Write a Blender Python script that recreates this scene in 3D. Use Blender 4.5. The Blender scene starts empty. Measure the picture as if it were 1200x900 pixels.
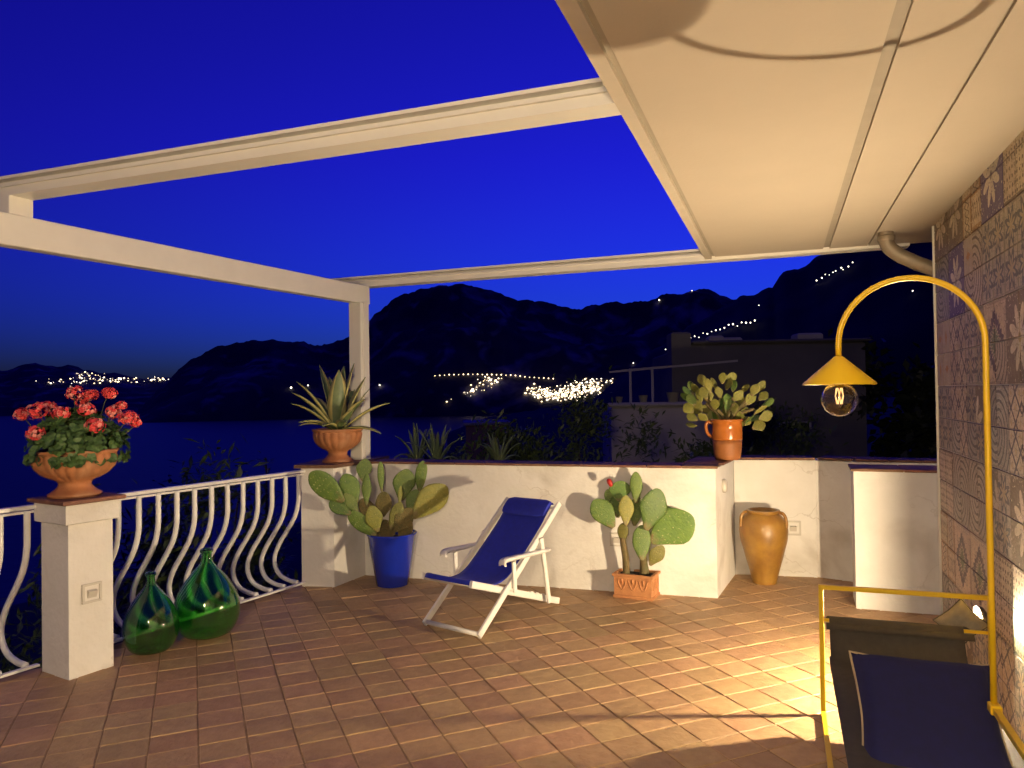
import bpy, math, random
from mathutils import Vector, Matrix, noise as mnoise

random.seed(11)
R = math.radians
scene = bpy.context.scene

# ------------------------------------------------------------------ camera
cam_data = bpy.data.cameras.new('camera')
cam_data.sensor_width = 36.0
cam_data.lens = 26.4
cam_data.clip_start = 0.05
cam_data.clip_end = 60000.0
cam = bpy.data.objects.new('camera', cam_data)
scene.collection.objects.link(cam)
cam.matrix_world = (Matrix.Translation((0, 0, 1.6)) @ Matrix.Rotation(math.pi / 2 + 0.01364, 4, 'X')
                    @ Matrix.Rotation(-0.0148, 4, 'Z'))
scene.camera = cam

# ------------------------------------------------------------------ world: deep blue dusk
world = bpy.data.worlds.new('World')
scene.world = world
world.use_nodes = True
wn, wl = world.node_tree.nodes, world.node_tree.links
wn.clear()
w_out = wn.new('ShaderNodeOutputWorld')
w_bg = wn.new('ShaderNodeBackground')
w_sky = wn.new('ShaderNodeTexSky')
w_sky.sky_type = 'NISHITA'
w_sky.sun_disc = False
w_sky.sun_elevation = R(-3.5)
w_sky.sun_rotation = R(22)
w_sky.altitude = 100
w_sky.air_density = 1.0
w_sky.dust_density = 0.4
w_sky.ozone_density = 6.0
w_tint = wn.new('ShaderNodeMix')
w_tint.data_type = 'RGBA'
w_tint.blend_type = 'MULTIPLY'
w_tint.inputs['Factor'].default_value = 1.0
w_tint.inputs['B'].default_value = (0.16, 0.175, 1.0, 1)
w_tc = wn.new('ShaderNodeTexCoord')
w_sep = wn.new('ShaderNodeSeparateXYZ')
wl.new(w_tc.outputs['Generated'], w_sep.inputs[0])
w_mr = wn.new('ShaderNodeMapRange')
w_mr.inputs['From Min'].default_value = 0.02
w_mr.inputs['From Max'].default_value = 0.30
wl.new(w_sep.outputs['Z'], w_mr.inputs['Value'])
w_low = wn.new('ShaderNodeMix'); w_low.data_type = 'RGBA'
w_low.inputs['A'].default_value = (0.10, 0.30, 0.72, 1)
w_low.inputs['B'].default_value = (0.17, 0.14, 1.0, 1)
wl.new(w_mr.outputs[0], w_low.inputs['Factor'])
wl.new(w_low.outputs['Result'], w_tint.inputs['B'])
wl.new(w_sky.outputs['Color'], w_tint.inputs['A'])
wl.new(w_tint.outputs['Result'], w_bg.inputs['Color'])
w_bg.inputs['Strength'].default_value = 5.2
wl.new(w_bg.outputs[0], w_out.inputs['Surface'])

vs = scene.view_settings
vs.view_transform = 'Standard'
vs.look = 'None'
vs.exposure = 0.0
vs.gamma = 1.0
vs.use_curve_mapping = False

LAMP_WATTS = 980.0
FILL_WATTS = 1500.0

# ------------------------------------------------------------------ helpers
col = scene.collection


class MB:
    """collects geometry for ONE mesh object"""
    def __init__(self):
        self.v, self.f, self.m, self.sm = [], [], [], []

    def add(self, verts, faces, mi=0, smooth=False):
        o = len(self.v)
        self.v += [tuple(p) for p in verts]
        for f in faces:
            self.f.append(tuple(i + o for i in f))
            self.m.append(mi)
            self.sm.append(smooth)

    def box(self, c, s, rz=0.0, mi=0, bev=0.0):
        x, y, z = s[0] / 2, s[1] / 2, s[2] / 2
        ca, sa = math.cos(rz), math.sin(rz)

        def T(p):
            return (c[0] + p[0] * ca - p[1] * sa, c[1] + p[0] * sa + p[1] * ca, c[2] + p[2])
        if bev <= 0:
            vv = [T(p) for p in ((-x, -y, -z), (x, -y, -z), (x, y, -z), (-x, y, -z),
                                 (-x, -y, z), (x, -y, z), (x, y, z), (-x, y, z))]
            self.add(vv, [(3, 2, 1, 0), (4, 5, 6, 7), (0, 1, 5, 4), (1, 2, 6, 5), (2, 3, 7, 6), (3, 0, 4, 7)], mi)
        else:
            b = bev
            ring = lambda i, zz: [T(p) for p in ((-x + i, -y + i, zz), (x - i, -y + i, zz), (x - i, y - i, zz), (-x + i, y - i, zz))]
            vv = ring(b, -z) + ring(0, -z + b) + ring(0, z - b) + ring(b, z)
            ff = [(3, 2, 1, 0), (12, 13, 14, 15)]
            for k in range(3):
                for i in range(4):
                    j = (i + 1) % 4
                    ff.append((k * 4 + i, k * 4 + j, k * 4 + 4 + j, k * 4 + 4 + i))
            self.add(vv, ff, mi)

    def bar(self, a, b, w, h, up=(0, 0, 1), mi=0, bev=0.0):
        """straight bar of section w (side) x h (up) from a to b"""
        a, b = Vector(a), Vector(b)
        d = (b - a).normalized()
        s = d.cross(Vector(up)).normalized()
        u = s.cross(d).normalized()
        c = bev
        if c > 0:
            sec = [(-w / 2 + c, -h / 2), (w / 2 - c, -h / 2), (w / 2, -h / 2 + c), (w / 2, h / 2 - c),
                   (w / 2 - c, h / 2), (-w / 2 + c, h / 2), (-w / 2, h / 2 - c), (-w / 2, -h / 2 + c)]
        else:
            sec = [(-w / 2, -h / 2), (w / 2, -h / 2), (w / 2, h / 2), (-w / 2, h / 2)]
        n = len(sec)
        vv = [p + s * x + u * y for p in (a, b) for x, y in sec]
        ff = [tuple(reversed(range(n))), tuple(range(n, 2 * n))]
        ff += [(i, (i + 1) % n, n + (i + 1) % n, n + i) for i in range(n)]
        self.add(vv, ff, mi)

    def section(self, a, b, sec, up=(0, 0, 1), mi=0):
        """extrude any closed section (side, up) from a to b"""
        a, b = Vector(a), Vector(b)
        d = (b - a).normalized()
        s = d.cross(Vector(up)).normalized()
        u = s.cross(d).normalized()
        n = len(sec)
        vv = [p + s * x + u * y for p in (a, b) for x, y in sec]
        ff = [tuple(reversed(range(n))), tuple(range(n, 2 * n))]
        ff += [(i, (i + 1) % n, n + (i + 1) % n, n + i) for i in range(n)]
        self.add(vv, ff, mi)

    def tube(self, pts, rad, n=10, mi=0, cap=True, flat=1.0):
        pts = [Vector(p) for p in pts]
        rads = rad if isinstance(rad, (list, tuple)) else [rad] * len(pts)
        prev = None
        vv = []
        for i, p in enumerate(pts):
            if i == 0:
                t = pts[1] - p
            elif i == len(pts) - 1:
                t = p - pts[-2]
            else:
                t = (pts[i + 1] - p).normalized() + (p - pts[i - 1]).normalized()
            t.normalize()
            if prev is None:
                ref = Vector((0, 0, 1)) if abs(t.z) < 0.9 else Vector((1, 0, 0))
                s = t.cross(ref).normalized()
            else:
                s = (prev - t * prev.dot(t)).normalized()
            prev = s
            u = t.cross(s)
            for k in range(n):
                a = 2 * math.pi * k / n
                vv.append(p + (s * math.cos(a) + u * math.sin(a) * flat) * rads[i])
        ff = []
        for i in range(len(pts) - 1):
            for k in range(n):
                j = (k + 1) % n
                ff.append((i * n + k, i * n + j, (i + 1) * n + j, (i + 1) * n + k))
        if cap:
            ff.append(tuple(reversed(range(n))))
            m = (len(pts) - 1) * n
            ff.append(tuple(range(m, m + n)))
        self.add(vv, ff, mi, True)

    def lathe(self, prof, c=(0, 0, 0), n=32, mi=0, flute=None, cap=True):
        """prof: (r, z) list bottom to top; flute(k_angle, i)->radius factor"""
        vv = []
        for i, (r, z) in enumerate(prof):
            for k in range(n):
                a = 2 * math.pi * k / n
                rr = r * (flute(a, i) if flute else 1.0)
                vv.append((c[0] + rr * math.cos(a), c[1] + rr * math.sin(a), c[2] + z))
        ff = []
        for i in range(len(prof) - 1):
            for k in range(n):
                j = (k + 1) % n
                ff.append((i * n + k, i * n + j, (i + 1) * n + j, (i + 1) * n + k))
        if cap:
            ff.append(tuple(reversed(range(n))))
            m = (len(prof) - 1) * n
            ff.append(tuple(range(m, m + n)))
        self.add(vv, ff, mi, True)

    def prism(self, poly, z0, z1, mi=0):
        """closed plan polygon (counter-clockwise) raised from z0 to z1"""
        n = len(poly)
        area = sum(poly[i][0] * poly[(i + 1) % n][1] - poly[(i + 1) % n][0] * poly[i][1] for i in range(n))
        if area < 0:
            poly = list(reversed(poly))
        vv = [(p[0], p[1], z0) for p in poly] + [(p[0], p[1], z1) for p in poly]
        ff = [tuple(reversed(range(n))), tuple(range(n, 2 * n))]
        ff += [(i, (i + 1) % n, n + (i + 1) % n, n + i) for i in range(n)]
        self.add(vv, ff, mi)

    def sheet(self, rows, thick=0.0, mi=0, mi_fn=None, smooth=True):
        """grid of points; thick > 0 closes it into a slab along the grid normal"""
        nr, nc = len(rows), len(rows[0])
        P = [[Vector(p) for p in r] for r in rows]
        if thick <= 0:
            self.add([p for r in P for p in r], [], 0)
            o = len(self.v) - nr * nc
            for i in range(nr - 1):
                for j in range(nc - 1):
                    self.f.append((o + i * nc + j, o + i * nc + j + 1, o + (i + 1) * nc + j + 1, o + (i + 1) * nc + j))
                    self.m.append(mi_fn(i, j) if mi_fn else mi)
                    self.sm.append(smooth)
            return
        N = [[None] * nc for _ in range(nr)]
        for i in range(nr):
            for j in range(nc):
                a = P[min(i + 1, nr - 1)][j] - P[max(i - 1, 0)][j]
                b = P[i][min(j + 1, nc - 1)] - P[i][max(j - 1, 0)]
                nn = b.cross(a)
                N[i][j] = nn.normalized() if nn.length > 1e-9 else Vector((0, 0, 1))
        o = len(self.v)
        self.v += [tuple(P[i][j] + N[i][j] * thick / 2) for i in range(nr) for j in range(nc)]
        self.v += [tuple(P[i][j] - N[i][j] * thick / 2) for i in range(nr) for j in range(nc)]
        q = nr * nc
        for i in range(nr - 1):
            for j in range(nc - 1):
                a, b, c, d = i * nc + j, i * nc + j + 1, (i + 1) * nc + j + 1, (i + 1) * nc + j
                k = mi_fn(i, j) if mi_fn else mi
                for f in ((o + a, o + b, o + c, o + d), (o + q + d, o + q + c, o + q + b, o + q + a)):
                    self.f.append(f); self.m.append(k); self.sm.append(smooth)
        rim = [(0, j) for j in range(nc)] + [(i, nc - 1) for i in range(1, nr)] + \
              [(nr - 1, j) for j in range(nc - 2, -1, -1)] + [(i, 0) for i in range(nr - 2, 0, -1)]
        for k in range(len(rim)):
            a = rim[k]; b = rim[(k + 1) % len(rim)]
            ia, ib = a[0] * nc + a[1], b[0] * nc + b[1]
            self.f.append((o + ib, o + ia, o + q + ia, o + q + ib)); self.m.append(mi); self.sm.append(False)

    def mesh(self, name, mats):
        me = bpy.data.meshes.new(name)
        me.from_pydata(self.v, [], self.f)
        if not isinstance(mats, (list, tuple)):
            mats = [mats]
        for m in mats:
            me.materials.append(m)
        me.polygons.foreach_set('material_index', self.m)
        me.polygons.foreach_set('use_smooth', self.sm)
        me.update()
        return me

    def build(self, name, mats, parent=None):
        o = bpy.data.objects.new(name, self.mesh(name, mats))
        col.objects.link(o)
        if parent is not None:
            o.parent = parent
        return o


def place(name, mesh, parent=None, matrix=None):
    o = bpy.data.objects.new(name, mesh)
    col.objects.link(o)
    if parent is not None:
        o.parent = parent
    if matrix is not None:
        o.matrix_local = matrix
    return o


def tag(o, label=None, cat=None, group=None, kind=None):
    if label: o['label'] = label
    if cat: o['category'] = cat
    if group: o['group'] = group
    if kind: o['kind'] = kind
    return o


def thing(name, label, cat, loc=(0, 0, 0), rz=0.0, group=None):
    o = bpy.data.objects.new(name, None)
    o.empty_display_size = 0.1
    col.objects.link(o)
    o.location = loc
    o.rotation_euler = (0, 0, rz)
    return tag(o, label, cat, group)


def smooth_path(pts, n=6):
    """Catmull-Rom through the points"""
    P = [Vector(p) for p in pts]
    out = []
    for i in range(len(P) - 1):
        p0, p1, p2, p3 = P[max(i - 1, 0)], P[i], P[i + 1], P[min(i + 2, len(P) - 1)]
        for k in range(n):
            t = k / n
            out.append(0.5 * ((2 * p1) + (p2 - p0) * t + (2 * p0 - 5 * p1 + 4 * p2 - p3) * t * t
                              + (-p0 + 3 * p1 - 3 * p2 + p3) * t ** 3))
    out.append(P[-1])
    return out


# ------------------------------------------------------------------ materials
def material(name, color, rough=0.6, var=0.0, scale=8.0, color2=None, bump=0.0, bscale=40.0, metallic=0.0,
             coat=0.0, obj_random=0.0, coords='Object', spec=0.5, stain=None, stain_scale=2.0, stain_amt=0.5):
    m = bpy.data.materials.new(name)
    m.use_nodes = True
    nt = m.node_tree
    N, L = nt.nodes, nt.links
    b = N['Principled BSDF']
    b.inputs['Roughness'].default_value = rough
    b.inputs['Metallic'].default_value = metallic
    b.inputs['Coat Weight'].default_value = coat
    b.inputs['Specular IOR Level'].default_value = spec
    tc = N.new('ShaderNodeTexCoord')
    cur = None
    c1 = (*color, 1)
    c2 = (*(color2 or [c * (1 - var) for c in color]), 1)
    nz = N.new('ShaderNodeTexNoise')
    nz.inputs['Scale'].default_value = scale
    nz.inputs['Detail'].default_value = 6
    nz.inputs['Roughness'].default_value = 0.6
    L.new(tc.outputs[coords], nz.inputs['Vector'])
    ramp = N.new('ShaderNodeValToRGB')
    ramp.color_ramp.elements[0].position = 0.32
    ramp.color_ramp.elements[0].color = c2
    ramp.color_ramp.elements[1].position = 0.68
    ramp.color_ramp.elements[1].color = c1
    fac = nz.outputs['Fac']
    if obj_random > 0:
        oi = N.new('ShaderNodeObjectInfo')
        off = N.new('ShaderNodeVectorMath'); off.operation = 'SCALE'
        cmb = N.new('ShaderNodeCombineXYZ')
        for k in range(3):
            L.new(oi.outputs['Random'], cmb.inputs[k])
        L.new(cmb.outputs[0], off.inputs[0]); off.inputs['Scale'].default_value = 37.0
        add = N.new('ShaderNodeVectorMath'); add.operation = 'ADD'
        L.new(tc.outputs[coords], add.inputs[0]); L.new(off.outputs[0], add.inputs[1])
        L.new(add.outputs[0], nz.inputs['Vector'])
    L.new(fac, ramp.inputs['Fac'])
    cur = ramp.outputs['Color']
    if obj_random > 0:
        hsv = N.new('ShaderNodeHueSaturation')
        mr = N.new('ShaderNodeMapRange')
        mr.inputs['To Min'].default_value = 1 - obj_random
        mr.inputs['To Max'].default_value = 1 + obj_random
        L.new(oi.outputs['Random'], mr.inputs['Value'])
        L.new(mr.outputs[0], hsv.inputs['Value'])
        mh = N.new('ShaderNodeMath'); mh.operation = 'MULTIPLY'; mh.inputs[1].default_value = 7.31
        fr = N.new('ShaderNodeMath'); fr.operation = 'FRACT'
        L.new(oi.outputs['Random'], mh.inputs[0]); L.new(mh.outputs[0], fr.inputs[0])
        mr2 = N.new('ShaderNodeMapRange')
        mr2.inputs['To Min'].default_value = 0.5 - 0.012
        mr2.inputs['To Max'].default_value = 0.5 + 0.012
        L.new(fr.outputs[0], mr2.inputs['Value'])
        L.new(mr2.outputs[0], hsv.inputs['Hue'])
        L.new(cur, hsv.inputs['Color'])
        cur = hsv.outputs['Color']
    if stain:
        n2 = N.new('ShaderNodeTexNoise')
        n2.inputs['Scale'].default_value = stain_scale
        n2.inputs['Detail'].default_value = 8
        n2.inputs['Distortion'].default_value = 0.6
        L.new(tc.outputs[coords], n2.inputs['Vector'])
        r2 = N.new('ShaderNodeValToRGB')
        r2.color_ramp.elements[0].position = 0.52
        r2.color_ramp.elements[0].color = (0, 0, 0, 1)
        r2.color_ramp.elements[1].position = 0.72
        r2.color_ramp.elements[1].color = (stain_amt, stain_amt, stain_amt, 1)
        L.new(n2.outputs['Fac'], r2.inputs['Fac'])
        mx = N.new('ShaderNodeMix'); mx.data_type = 'RGBA'
        L.new(r2.outputs['Color'], mx.inputs['Factor'])
        L.new(cur, mx.inputs['A'])
        mx.inputs['B'].default_value = (*stain, 1)
        cur = mx.outputs['Result']
    L.new(cur, b.inputs['Base Color'])
    if bump > 0:
        nb = N.new('ShaderNodeTexNoise')
        nb.inputs['Scale'].default_value = bscale
        nb.inputs['Detail'].default_value = 5
        L.new(tc.outputs[coords], nb.inputs['Vector'])
        bm = N.new('ShaderNodeBump')
        bm.inputs['Strength'].default_value = bump
        bm.inputs['Distance'].default_value = 0.02
        L.new(nb.outputs['Fac'], bm.inputs['Height'])
        L.new(bm.outputs[0], b.inputs['Normal'])
    return m


def emission(name, color, strength):
    m = bpy.data.materials.new(name)
    m.use_nodes = True
    b = m.node_tree.nodes['Principled BSDF']
    b.inputs['Base Color'].default_value = (*color, 1)
    b.inputs['Emission Color'].default_value = (*color, 1)
    b.inputs['Emission Strength'].default_value = strength
    return m


def glass(name, color, rough=0.0, ior=1.5):
    m = bpy.data.materials.new(name)
    m.use_nodes = True
    b = m.node_tree.nodes['Principled BSDF']
    b.inputs['Base Color'].default_value = (*color, 1)
    b.inputs['Roughness'].default_value = rough
    b.inputs['IOR'].default_value = ior
    b.inputs['Transmission Weight'].default_value = 1.0
    return m


def weave(name, color, rough=0.85, scale=420.0, sheen=0.08):
    m = material(name, color, rough, var=0.25, scale=30.0)
    N, L = m.node_tree.nodes, m.node_tree.links
    tc = [n for n in N if n.type == 'TEX_COORD'][0]
    ck = N.new('ShaderNodeTexWave'); ck.inputs['Scale'].default_value = scale
    ck.inputs['Distortion'].default_value = 0.4
    L.new(tc.outputs['Object'], ck.inputs['Vector'])
    bm = N.new('ShaderNodeBump'); bm.inputs['Strength'].default_value = 0.25; bm.inputs['Distance'].default_value = 0.002
    L.new(ck.outputs['Fac'], bm.inputs['Height'])
    L.new(bm.outputs[0], N['Principled BSDF'].inputs['Normal'])
    N['Principled BSDF'].inputs['Sheen Weight'].default_value = sheen
    return m


M = {}
M['plaster'] = material('white_plaster', (0.76, 0.74, 0.70), 0.8, color2=(0.68, 0.66, 0.61), scale=3.0, bump=0.25, bscale=28.0,
                        stain=(0.44, 0.40, 0.34), stain_scale=2.2, stain_amt=0.6)
M['ceiling'] = material('ceiling_plaster', (0.46, 0.40, 0.315), 0.85, var=0.07, scale=1.2, bump=0.06, bscale=60.0)
M['ceiling_trim'] = material('ceiling_trim', (0.50, 0.44, 0.35), 0.6, var=0.08)
M['groove'] = material('groove_grey', (0.32, 0.28, 0.22), 0.7, var=0.1)
M['lacquer'] = material('white_lacquer', (0.72, 0.69, 0.62), 0.35, var=0.06, scale=5.0, bump=0.03, bscale=15.0)
M['metal_white'] = material('white_painted_iron', (0.80, 0.79, 0.76), 0.35, var=0.12, scale=14.0, bump=0.1, bscale=60.0)
M['tile'] = material('terracotta_floor_tile', (0.42, 0.265, 0.135), 0.58, color2=(0.335, 0.20, 0.098), scale=16.0, bump=0.35,
                     bscale=26.0, obj_random=0.15, stain=(0.42, 0.27, 0.16), stain_scale=7.0, stain_amt=0.4)
M['grout'] = material('floor_grout', (0.30, 0.19, 0.095), 0.9, var=0.35, scale=9.0, bump=0.3)
M['coping'] = material('terracotta_coping', (0.21, 0.10, 0.058), 0.7, var=0.4, scale=14.0, bump=0.3, bscale=50.0, obj_random=0.2)
M['urn'] = material('terracotta_urn', (0.46, 0.19, 0.075), 0.7, color2=(0.33, 0.13, 0.05), scale=9.0, bump=0.2, bscale=70.0,
                    stain=(0.55, 0.36, 0.22), stain_scale=6.0, stain_amt=0.4)
M['planter'] = material('terracotta_planter', (0.50, 0.225, 0.085), 0.75, color2=(0.36, 0.15, 0.06), scale=12.0, bump=0.25, bscale=80.0)
M['amphora'] = material('ochre_glazed_clay', (0.34, 0.185, 0.032), 0.40, color2=(0.20, 0.095, 0.02), scale=6.0, bump=0.2, bscale=18.0,
                        coat=0.3, stain=(0.30, 0.10, 0.03), stain_scale=4.0, stain_amt=0.6)
M['jug_glaze'] = material('orange_glaze', (0.50, 0.16, 0.025), 0.22, color2=(0.38, 0.11, 0.02), scale=8.0, coat=0.5)
M['jug_raw'] = material('raw_orange_clay', (0.34, 0.12, 0.03), 0.6, var=0.3, scale=14.0)
M['dark'] = material('dark_soil', (0.030, 0.020, 0.014), 0.95, var=0.5, scale=40.0, bump=0.6, bscale=80.0)
M['blue_pot'] = material('cobalt_blue_glaze', (0.008, 0.035, 0.58), 0.25, var=0.15, scale=5.0, coat=0.4)
M['navy'] = weave('navy_canvas', (0.010, 0.022, 0.42))
M['grey_fabric'] = weave('brown_grey_sling', (0.040, 0.034, 0.028), sheen=0.0)
M['piping'] = material('beige_piping', (0.42, 0.33, 0.2), 0.8, var=0.2)
M['wood'] = material('white_painted_wood', (0.78, 0.76, 0.72), 0.5, var=0.1, scale=20.0, bump=0.12, bscale=35.0,
                     stain=(0.5, 0.44, 0.36), stain_scale=12.0, stain_amt=0.25)
M['yellow'] = material('yellow_powder_coat', (0.68, 0.44, 0.010), 0.4, var=0.06, scale=6.0)
M['pad'] = material('cactus_pad', (0.125, 0.20, 0.032), 0.5, color2=(0.075, 0.14, 0.03), scale=7.0, bump=0.3, bscale=22.0, obj_random=0.28)
M['pad_old'] = material('corky_cactus_pad', (0.19, 0.13, 0.045), 0.75, color2=(0.09, 0.09, 0.03), scale=12.0, bump=0.5, bscale=30.0, obj_random=0.2)
M['pad_pale'] = material('yellow_green_cactus_pad', (0.22, 0.21, 0.035), 0.5, color2=(0.14, 0.15, 0.03), scale=9.0, bump=0.3, bscale=22.0, obj_random=0.25)
M['fruit'] = material('red_fruit', (0.42, 0.015, 0.012), 0.4, var=0.3)
M['spine'] = material('pale_spines', (0.5, 0.46, 0.3), 0.7)
M['agave'] = material('agave_green', (0.14, 0.19, 0.075), 0.45, color2=(0.09, 0.14, 0.06), scale=25.0)
M['agave_edge'] = material('agave_cream_margin', (0.44, 0.40, 0.15), 0.45, var=0.15, scale=25.0)
M['geranium_leaf'] = material('geranium_leaf', (0.065, 0.13, 0.03), 0.55, color2=(0.035, 0.08, 0.02), scale=30.0)
M['geranium_flower'] = material('geranium_coral', (0.80, 0.085, 0.085), 0.55, color2=(0.68, 0.045, 0.05), scale=40.0)
M['geranium_pale'] = material('geranium_pink', (0.86, 0.30, 0.25), 0.55, var=0.2, scale=40.0)
M['stem'] = material('plant_stem', (0.10, 0.10, 0.03), 0.7, var=0.3)
M['green_glass'] = glass('green_bottle_glass', (0.24, 0.84, 0.20), 0.10)
M['green_glass'].node_tree.nodes['Principled BSDF'].inputs['Coat Weight'].default_value = 1.0
M['green_glass'].node_tree.nodes['Principled BSDF'].inputs['Coat Roughness'].default_value = 0.02
M['clear_glass'] = glass('clear_bulb_glass', (1, 0.98, 0.95), 0.0, 1.45)
M['zinc'] = material('dull_zinc_pipe', (0.30, 0.25, 0.19), 0.45, var=0.25, scale=12.0, metallic=0.3)
M['switch'] = material('light_plate', (0.55, 0.52, 0.46), 0.45, var=0.05)
M['steel'] = material('dark_steel', (0.12, 0.11, 0.10), 0.35, metallic=0.8)
M['leaf_dark'] = material('shrub_leaf', (0.075, 0.105, 0.030), 0.5, color2=(0.040, 0.065, 0.020), scale=3.0)
M['leaf_black'] = material('filler_tree_leaf', (0.018, 0.026, 0.010), 0.6, color2=(0.010, 0.015, 0.006), scale=3.0)
M['leaf_blade'] = material('blade_leaf', (0.17, 0.22, 0.09), 0.5, color2=(0.10, 0.15, 0.06), scale=3.0)
M['bark'] = material('bark', (0.06, 0.045, 0.03), 0.9, var=0.4, bump=0.5)
M['hill'] = material('hillside_scrub', (0.030, 0.032, 0.022), 0.95, color2=(0.012, 0.016, 0.010), scale=0.02)
M['cliff'] = material('mountain_scrub', (0.075, 0.072, 0.070), 0.95, color2=(0.035, 0.036, 0.034), scale=0.004,
                      stain=(0.40, 0.38, 0.36), stain_scale=0.006, stain_amt=0.8)
M['near_cliff'] = material('near_mountain_scrub', (0.022, 0.024, 0.018), 0.95, color2=(0.010, 0.012, 0.009), scale=0.01)
M['house_grey'] = material('grey_house_render', (0.46, 0.43, 0.38), 0.9, color2=(0.34, 0.31, 0.27), scale=0.9, bump=0.2,
                           stain=(0.18, 0.165, 0.15), stain_scale=0.6, stain_amt=0.6)
M['house_dark'] = material('dark_house_render', (0.13, 0.12, 0.115), 0.9, color2=(0.08, 0.078, 0.075), scale=0.7, bump=0.2)
M['house_pink'] = material('pink_house_render', (0.34, 0.19, 0.14), 0.9, var=0.2, scale=1.5)
M['pane'] = material('dark_window_pane', (0.01, 0.012, 0.016), 0.08)
M['town_light'] = emission('town_lamp_light', (1.0, 0.88, 0.68), 5.0)
M['street_light'] = emission('street_lamp_light', (1.0, 0.74, 0.42), 5.0)
M['dim_light'] = emission('dim_house_light', (1.0, 0.80, 0.55), 1.2)
M['lamp_glow'] = emission('lamp_bulb_glow', (1.0, 0.80, 0.50), 60.0)
M['filament'] = emission('bulb_filament', (1.0, 0.62, 0.25), 1.6)

# sea
m = bpy.data.materials.new('sea_water'); m.use_nodes = True
N, L = m.node_tree.nodes, m.node_tree.links
b = N['Principled BSDF']
b.inputs['Base Color'].default_value = (0.004, 0.007, 0.03, 1)
b.inputs['Roughness'].default_value = 0.45
b.inputs['IOR'].default_value = 1.33
tc = N.new('ShaderNodeTexCoord'); nz = N.new('ShaderNodeTexNoise')
nz.inputs['Scale'].default_value = 0.08; nz.inputs['Detail'].default_value = 8
L.new(tc.outputs['Object'], nz.inputs['Vector'])
bm = N.new('ShaderNodeBump'); bm.inputs['Strength'].default_value = 0.5; bm.inputs['Distance'].default_value = 1.2
L.new(nz.outputs['Fac'], bm.inputs['Height']); L.new(bm.outputs[0], b.inputs['Normal'])
M['sea'] = m

# hairline cracks in the plaster
m = M['plaster']; N, L = m.node_tree.nodes, m.node_tree.links
tc = [n for n in N if n.type == 'TEX_COORD'][0]
b = N['Principled BSDF']
dn = N.new('ShaderNodeTexNoise'); dn.inputs['Scale'].default_value = 5.0; dn.inputs['Detail'].default_value = 6
L.new(tc.outputs['Object'], dn.inputs['Vector'])
ma = N.new('ShaderNodeVectorMath'); ma.operation = 'MULTIPLY_ADD'; ma.inputs[1].default_value = (0.35,) * 3
L.new(dn.outputs['Color'], ma.inputs[0]); L.new(tc.outputs['Object'], ma.inputs[2])
vo = N.new('ShaderNodeTexVoronoi'); vo.feature = 'DISTANCE_TO_EDGE'; vo.inputs['Scale'].default_value = 1.7
L.new(ma.outputs[0], vo.inputs['Vector'])
rp = N.new('ShaderNodeValToRGB')
rp.color_ramp.elements[0].position = 0.0; rp.color_ramp.elements[0].color = (0.75, 0.75, 0.75, 1)
rp.color_ramp.elements[1].position = 0.012; rp.color_ramp.elements[1].color = (0, 0, 0, 1)
L.new(vo.outputs['Distance'], rp.inputs['Fac'])
mk = N.new('ShaderNodeTexNoise'); mk.inputs['Scale'].default_value = 1.1
L.new(tc.outputs['Object'], mk.inputs['Vector'])
mr_ = N.new('ShaderNodeMapRange'); mr_.inputs['From Min'].default_value = 0.50; mr_.inputs['From Max'].default_value = 0.62
L.new(mk.outputs['Fac'], mr_.inputs['Value'])
mm_ = N.new('ShaderNodeMath'); mm_.operation = 'MULTIPLY'
L.new(rp.outputs['Color'], mm_.inputs[0]); L.new(mr_.outputs[0], mm_.inputs[1])
mx = N.new('ShaderNodeMix'); mx.data_type = 'RGBA'
L.new(mm_.outputs[0], mx.inputs['Factor']); L.new(b.inputs['Base Color'].links[0].from_socket, mx.inputs['A'])
mx.inputs['B'].default_value = (0.48, 0.44, 0.38, 1)
L.new(mx.outputs['Result'], b.inputs['Base Color'])

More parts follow.
